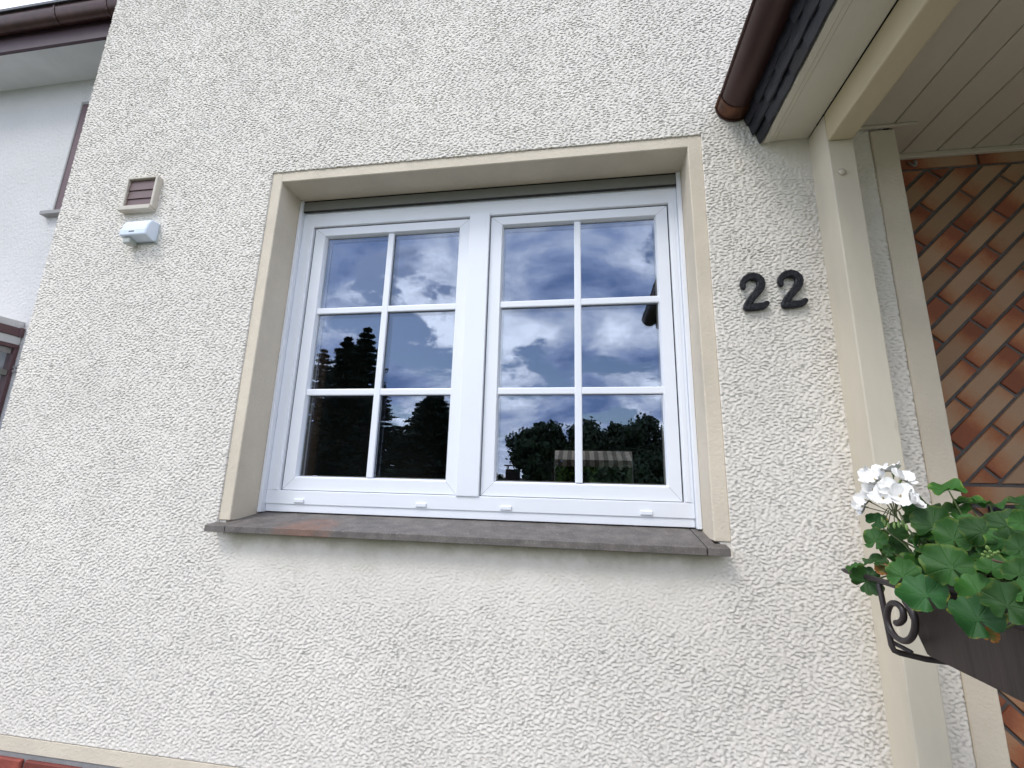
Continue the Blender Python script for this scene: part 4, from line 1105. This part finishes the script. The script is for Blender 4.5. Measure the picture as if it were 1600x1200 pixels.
# ------------------------------------------------------------------ garden seen in the glass: trees, the house across, back garden
BARK = material('grey brown bark', (0.06, 0.045, 0.035), 0.9, 0.3, 12, 0.02, 25)
FOL = material('dark broadleaf foliage', (0.030, 0.055, 0.018), 0.7, 0.5, 2.0, obj_var=0.15)
CON = material('dark conifer foliage', (0.018, 0.038, 0.018), 0.7, 0.5, 2.0, obj_var=0.15)
def quads_mesh(P, U, Vv):
    """one quad per row: centre P, half edges U and Vv"""
    n = len(P)
    co = np.stack([P - U - Vv, P + U - Vv, P + U + Vv, P - U + Vv], 1).reshape(-1, 3)
    me = bpy.data.meshes.new('mesh')
    me.vertices.add(n * 4); me.vertices.foreach_set('co', co.astype(np.float32).ravel())
    me.loops.add(n * 4); me.loops.foreach_set('vertex_index', np.arange(n * 4, dtype=np.int32))
    me.polygons.add(n); me.polygons.foreach_set('loop_start', np.arange(n, dtype=np.int32) * 4); me.polygons.foreach_set('loop_total', np.full(n, 4, np.int32))
    me.update(calc_edges=True)
    return me
def unit(a): return a / np.maximum(np.linalg.norm(a, axis=1, keepdims=True), 1e-9)
def broadleaf(name, x, y_, r, top, lab, seed, flat=1.0, n=9000, leaf=0.13, mat=None, trunk_h=None, lobes=34, cat='tree', low=0.95):
    g_ = np.random.default_rng(seed)
    root = empty(name, (x, y_, GROUND), lab, cat)
    H = top - GROUND
    cz = H - r * flat
    # lobes of unequal size on an uneven egg
    d = unit(g_.standard_normal((lobes, 3))); d[:, 2] = np.where(d[:, 2] < 0, d[:, 2] * low, d[:, 2])
    lc = d * np.array([r, r, r * flat]) * g_.uniform(0.25, 0.85, (lobes, 1)) + np.array([0, 0, cz])
    lr = r * g_.uniform(0.20, 0.42, lobes)
    hi = (lc[:, 2] + lr * 0.9).max(); lc[:, 2] -= (hi - H)
    k_ = g_.integers(0, lobes, n)
    dirn = unit(g_.standard_normal((n, 3)))
    P = lc[k_] + dirn * (lr[k_] * np.where(g_.uniform(0, 1, n) < 0.12, g_.uniform(1.0, 1.55, n), g_.uniform(0.25, 1.12, n) ** 0.6))[:, None] * np.array([1, 1, 0.8])
    nr_ = unit(dirn + 0.8 * g_.standard_normal((n, 3)))
    t1 = unit(np.cross(nr_, g_.standard_normal((n, 3)))); t2 = np.cross(nr_, t1)
    s_ = leaf * g_.uniform(0.5, 1.3, n)[:, None]
    link('crown', quads_mesh(P, t1 * s_, t2 * s_ * 0.6), mat or FOL, root, (x, y_, GROUND))
    th = cz if trunk_h is None else trunk_h
    V_ = []
    b0 = Vector((x, y_, GROUND))
    tr = link('trunk', tube_mesh([b0, b0 + Vector((0.05, 0, th * 0.5)), b0 + Vector((0, 0.05, th)), b0 + Vector((0.1, 0, H * 0.85))], [r * 0.09 + 0.05, r * 0.07 + 0.04, r * 0.05 + 0.03, 0.03], 8, b0), BARK, root, b0)
    for i in range(min(7, lobes)):
        e = Vector(lc[i]) + b0
        s0 = b0 + Vector((0, 0, th * (0.6 + 0.06 * i)))
        link('limb', tube_mesh([s0, (s0 + e) / 2 + Vector((0, 0, 0.1 * r)), e], [r * 0.035 + 0.02, r * 0.025 + 0.015, 0.015], 6, s0), BARK, tr, s0)
    return root
def conifer(x, y_, top, r, lab, seed, n_br=420, per=34, droop=0.35, leaf=0.10, name='conifer_tree', base=0.08):
    g_ = np.random.default_rng(seed)
    root = empty(name, (x, y_, GROUND), lab, 'tree')
    H = top - GROUND
    t_ = g_.uniform(0, 1, n_br) ** 0.8 * (1 - base) + base
    t_ = np.round(t_ * 26) / 26 + g_.uniform(-0.006, 0.006, n_br)
    t_ = np.clip(t_, base, 0.995)
    az = g_.uniform(0, 2 * np.pi, n_br)
    Lb = r * (1 - t_) ** 0.78 * g_.uniform(0.42, 1.0, n_br) ** 0.8 * np.where(g_.uniform(0, 1, n_br) < 0.18, 1.3, 1.0) + 0.08
    u = g_.uniform(0.05, 1, (n_br, per))
    px_ = (np.cos(az) * Lb)[:, None] * u; py_ = (np.sin(az) * Lb)[:, None] * u
    pz_ = (t_ * H)[:, None] + Lb[:, None] * (-droop * u + 0.42 * droop * u ** 3 * 1.6)
    sp = (0.05 + 0.16 * Lb * 0.6)[:, None] * (1.05 - u)
    side = g_.standard_normal((n_br, per)) * sp
    px_ = px_ - np.sin(az)[:, None] * side; py_ = py_ + np.cos(az)[:, None] * side
    pz_ = pz_ - np.abs(g_.standard_normal((n_br, per))) * 0.05
    P = np.stack([px_, py_, pz_], -1).reshape(-1, 3)
    dirb = np.stack([np.cos(az)[:, None] * np.ones_like(u) - 0.5 * np.sin(az)[:, None] * np.sign(side), np.sin(az)[:, None] * np.ones_like(u) + 0.5 * np.cos(az)[:, None] * np.sign(side), -0.25 + 0.3 * u], -1).reshape(-1, 3)
    n = len(P)
    t1 = unit(dirb + 0.25 * g_.standard_normal((n, 3))); t2 = unit(np.cross(t1, g_.standard_normal((n, 3))))
    s_ = leaf * g_.uniform(0.7, 1.5, n)[:, None]
    link('crown', quads_mesh(P, t1 * s_ * 1.9, t2 * s_ * 0.32), CON, root, (x, y_, GROUND))
    b0 = Vector((x, y_, GROUND))
    link('trunk', tube_mesh([b0, b0 + Vector((0, 0, H * 0.5)), b0 + Vector((0, 0, H * 0.98))], [0.28, 0.16, 0.02], 8, b0), BARK, root, b0)
    return root
RY = 0.38 - 30
conifer(-16.75, RY, 11.65, 4.3, 'tall pointed dark conifer, the highest tree reflected in the left sash', 1, 760, 44)
conifer(-18.0, RY + 0.6, 10.75, 3.9, 'dark conifer beside the tallest pointed conifer', 2, 700, 44)
conifer(-20.6, RY - 0.5, 10.2, 3.0, 'dark conifer at the left edge of the reflected trees', 3, 420, 40)
conifer(-14.6, RY + 1.5, 7.0, 2.6, 'low dark conifer right of the tallest pointed conifer', 4, 420, 40, droop=0.1)
conifer(-10.9, RY, 6.45, 5.0, 'broad spreading dark conifer reflected in the left sash beside the mullion', 5, 640, 46, droop=-0.10, leaf=0.13)
broadleaf('broadleaf_tree', -19.0, RY - 3, 3.6, 6.6, 'rounded broadleaf tree behind the row of conifers', 14, 1.1, 15000, 0.15)
broadleaf('broadleaf_tree', -13.2, RY - 2.5, 2.6, 4.9, 'low bushy tree in the gap between the conifers', 15, 1.0, 11000, 0.15)
broadleaf('broadleaf_tree', -3.05, RY, 2.05, 4.35, 'round dark broadleaf tree reflected left of the wide tree', 6, 1.25, 13000, 0.115)
broadleaf('broadleaf_tree', 0.65, RY - 1, 2.2, 4.75, 'dark tree forming the left crown of the wide reflected clump', 7, 1.1, 13000, 0.12, lobes=34)
broadleaf('broadleaf_tree', 3.4, RY + 0.5, 2.5, 4.75, 'dark tree forming the right crown of the wide reflected clump', 8, 1.05, 15000, 0.12)
broadleaf('broadleaf_tree', 6.3, RY, 2.0, 2.9, 'low dark tree sloping down at the right of the reflected clump', 9, 0.9, 11000, 0.12)
broadleaf('hedge_bush', -5.9, RY, 0.9, 0.62, 'small bush beside the chimney of the house across the garden', 10, 0.9, 3500, 0.09, cat='bush', lobes=14)
broadleaf('hedge_bush', 2.0, RY + 2.5, 3.0, 2.0, 'broad dense bush below the wide reflected trees', 16, 0.7, 14000, 0.14, cat='bush')
broadleaf('broadleaf_tree', -0.75, RY - 3, 1.6, 2.0, 'lower tree filling the gap between the round tree and the wide clump', 21, 1.1, 12000, 0.14)
broadleaf('broadleaf_tree', 2.0, RY - 2, 2.2, 4.1, 'dark tree in the middle of the wide reflected clump', 22, 1.1, 13000, 0.13)
broadleaf('garden_hedge', -4.6, 14.0, 3.0, 2.6, 'high dark hedge at the left of the back garden', 23, 0.6, 20000, 0.20, cat='hedge', lobes=50)
# the house across, its ridge just above eye height
oh = empty('house_across', (-3.6, RY - 3, GROUND), 'low house across the garden with a dark roof and chimney', 'house')
RTILE = material('dark brown roof tiles', (0.05, 0.03, 0.025), 0.7, 0.3, 8)
box('wall', (-6.0, RY - 4, GROUND), (-1.0, RY - 0.5, -0.9), STUCCO_N, oh, 0.0)
rf = prism('roof', [(RY - 4.3, -1.0), (RY - 0.2, -1.0), (RY - 2.2, 0.42)], 'x', -6.2, -0.8, RTILE, oh)
ch = box('chimney', (-5.60, RY - 1.9, -0.4), (-4.62, RY - 1.1, 1.02), RTILE, rf, 0.02)
boxes('window', [((-3.0, RY - 0.502, -1.5), (-2.2, RY - 0.49, -1.1))], GLASS, oh, 0.0)
# chimney cover on four legs joins the chimney's own mesh: a part of the roof's chimney
capb = bmesh.new()
capb.from_mesh(ch.data)
cl = Vector((-5.11, RY - 1.5, 0.31))
for sx_ in (-0.40, 0.40):
    for sy_ in (-0.3, 0.3): bm_box(capb, (sx_ - 0.03, sy_ - 0.03, 0.70), (sx_ + 0.03, sy_ + 0.03, 0.95))
bm_box(capb, (-0.62, -0.5, 0.95), (0.62, 0.5, 1.02))
capb.to_mesh(ch.data); capb.free()
# back garden: striped awning and shrubs seen through the room
aw = empty('awning', (0.3, 8.6, 0.4), 'striped awning in the back garden seen through the window', 'awning')
AWB = material('shade brown awning cloth', (0.05, 0.04, 0.028), 0.9)  # brown darkened to stand for the shade in the back garden
AWW = material('shade cream awning cloth', (0.15, 0.135, 0.105), 0.9)  # cream darkened likewise, the garden's shade is in the colour
x = -1.3; k = 0
while x < 1.7:
    b = x + 0.095
    mt = AWW if k % 2 else AWB
    o = link('awning_stripe', mesh_from([(x, 8.0, 0.52), (b, 8.0, 0.52), (b, 9.6, 1.05), (x, 9.6, 1.05), (x, 8.0, 0.515), (b, 8.0, 0.515), (b, 9.6, 1.045), (x, 9.6, 1.045)], [(0, 1, 2, 3), (7, 6, 5, 4), (0, 4, 5, 1), (2, 6, 7, 3), (1, 5, 6, 2), (3, 7, 4, 0)]), mt, aw)
    pts_ = [(x, 0.513)] + [(x + (b - x) * i / 8, 0.40 - 0.028 * math.sin(math.pi * i / 8)) for i in range(9)] + [(b, 0.513)]
    prism('valance', pts_, 'y', 7.996, 8.001, mt, aw)
    x = b; k += 1
for xx in (-1.3, 1.6): tube('awning_leg', [(xx, 8.05, GROUND), (xx, 8.05, 0.5)], 0.025, GREYF, aw, 8)
FOLB = material('bright green shrub foliage', (0.10, 0.20, 0.035), 0.7, 0.4, 3)
broadleaf('garden_shrub', -0.40, 9.6, 0.75, 0.75, 'bright green shrub under the striped awning in the back garden', 11, 1.2, 5000, 0.05, FOLB, cat='shrub')
broadleaf('garden_shrub', 0.9, 10.8, 1.2, 0.7, 'dark shrub at the back of the garden under the striped awning', 12, 1.0, 7000, 0.06, cat='shrub')
broadleaf('garden_hedge', 0.3, 14.5, 5.0, 2.8, 'high dark hedge closing the back garden', 13, 0.5, 30000, 0.20, cat='hedge', lobes=60)
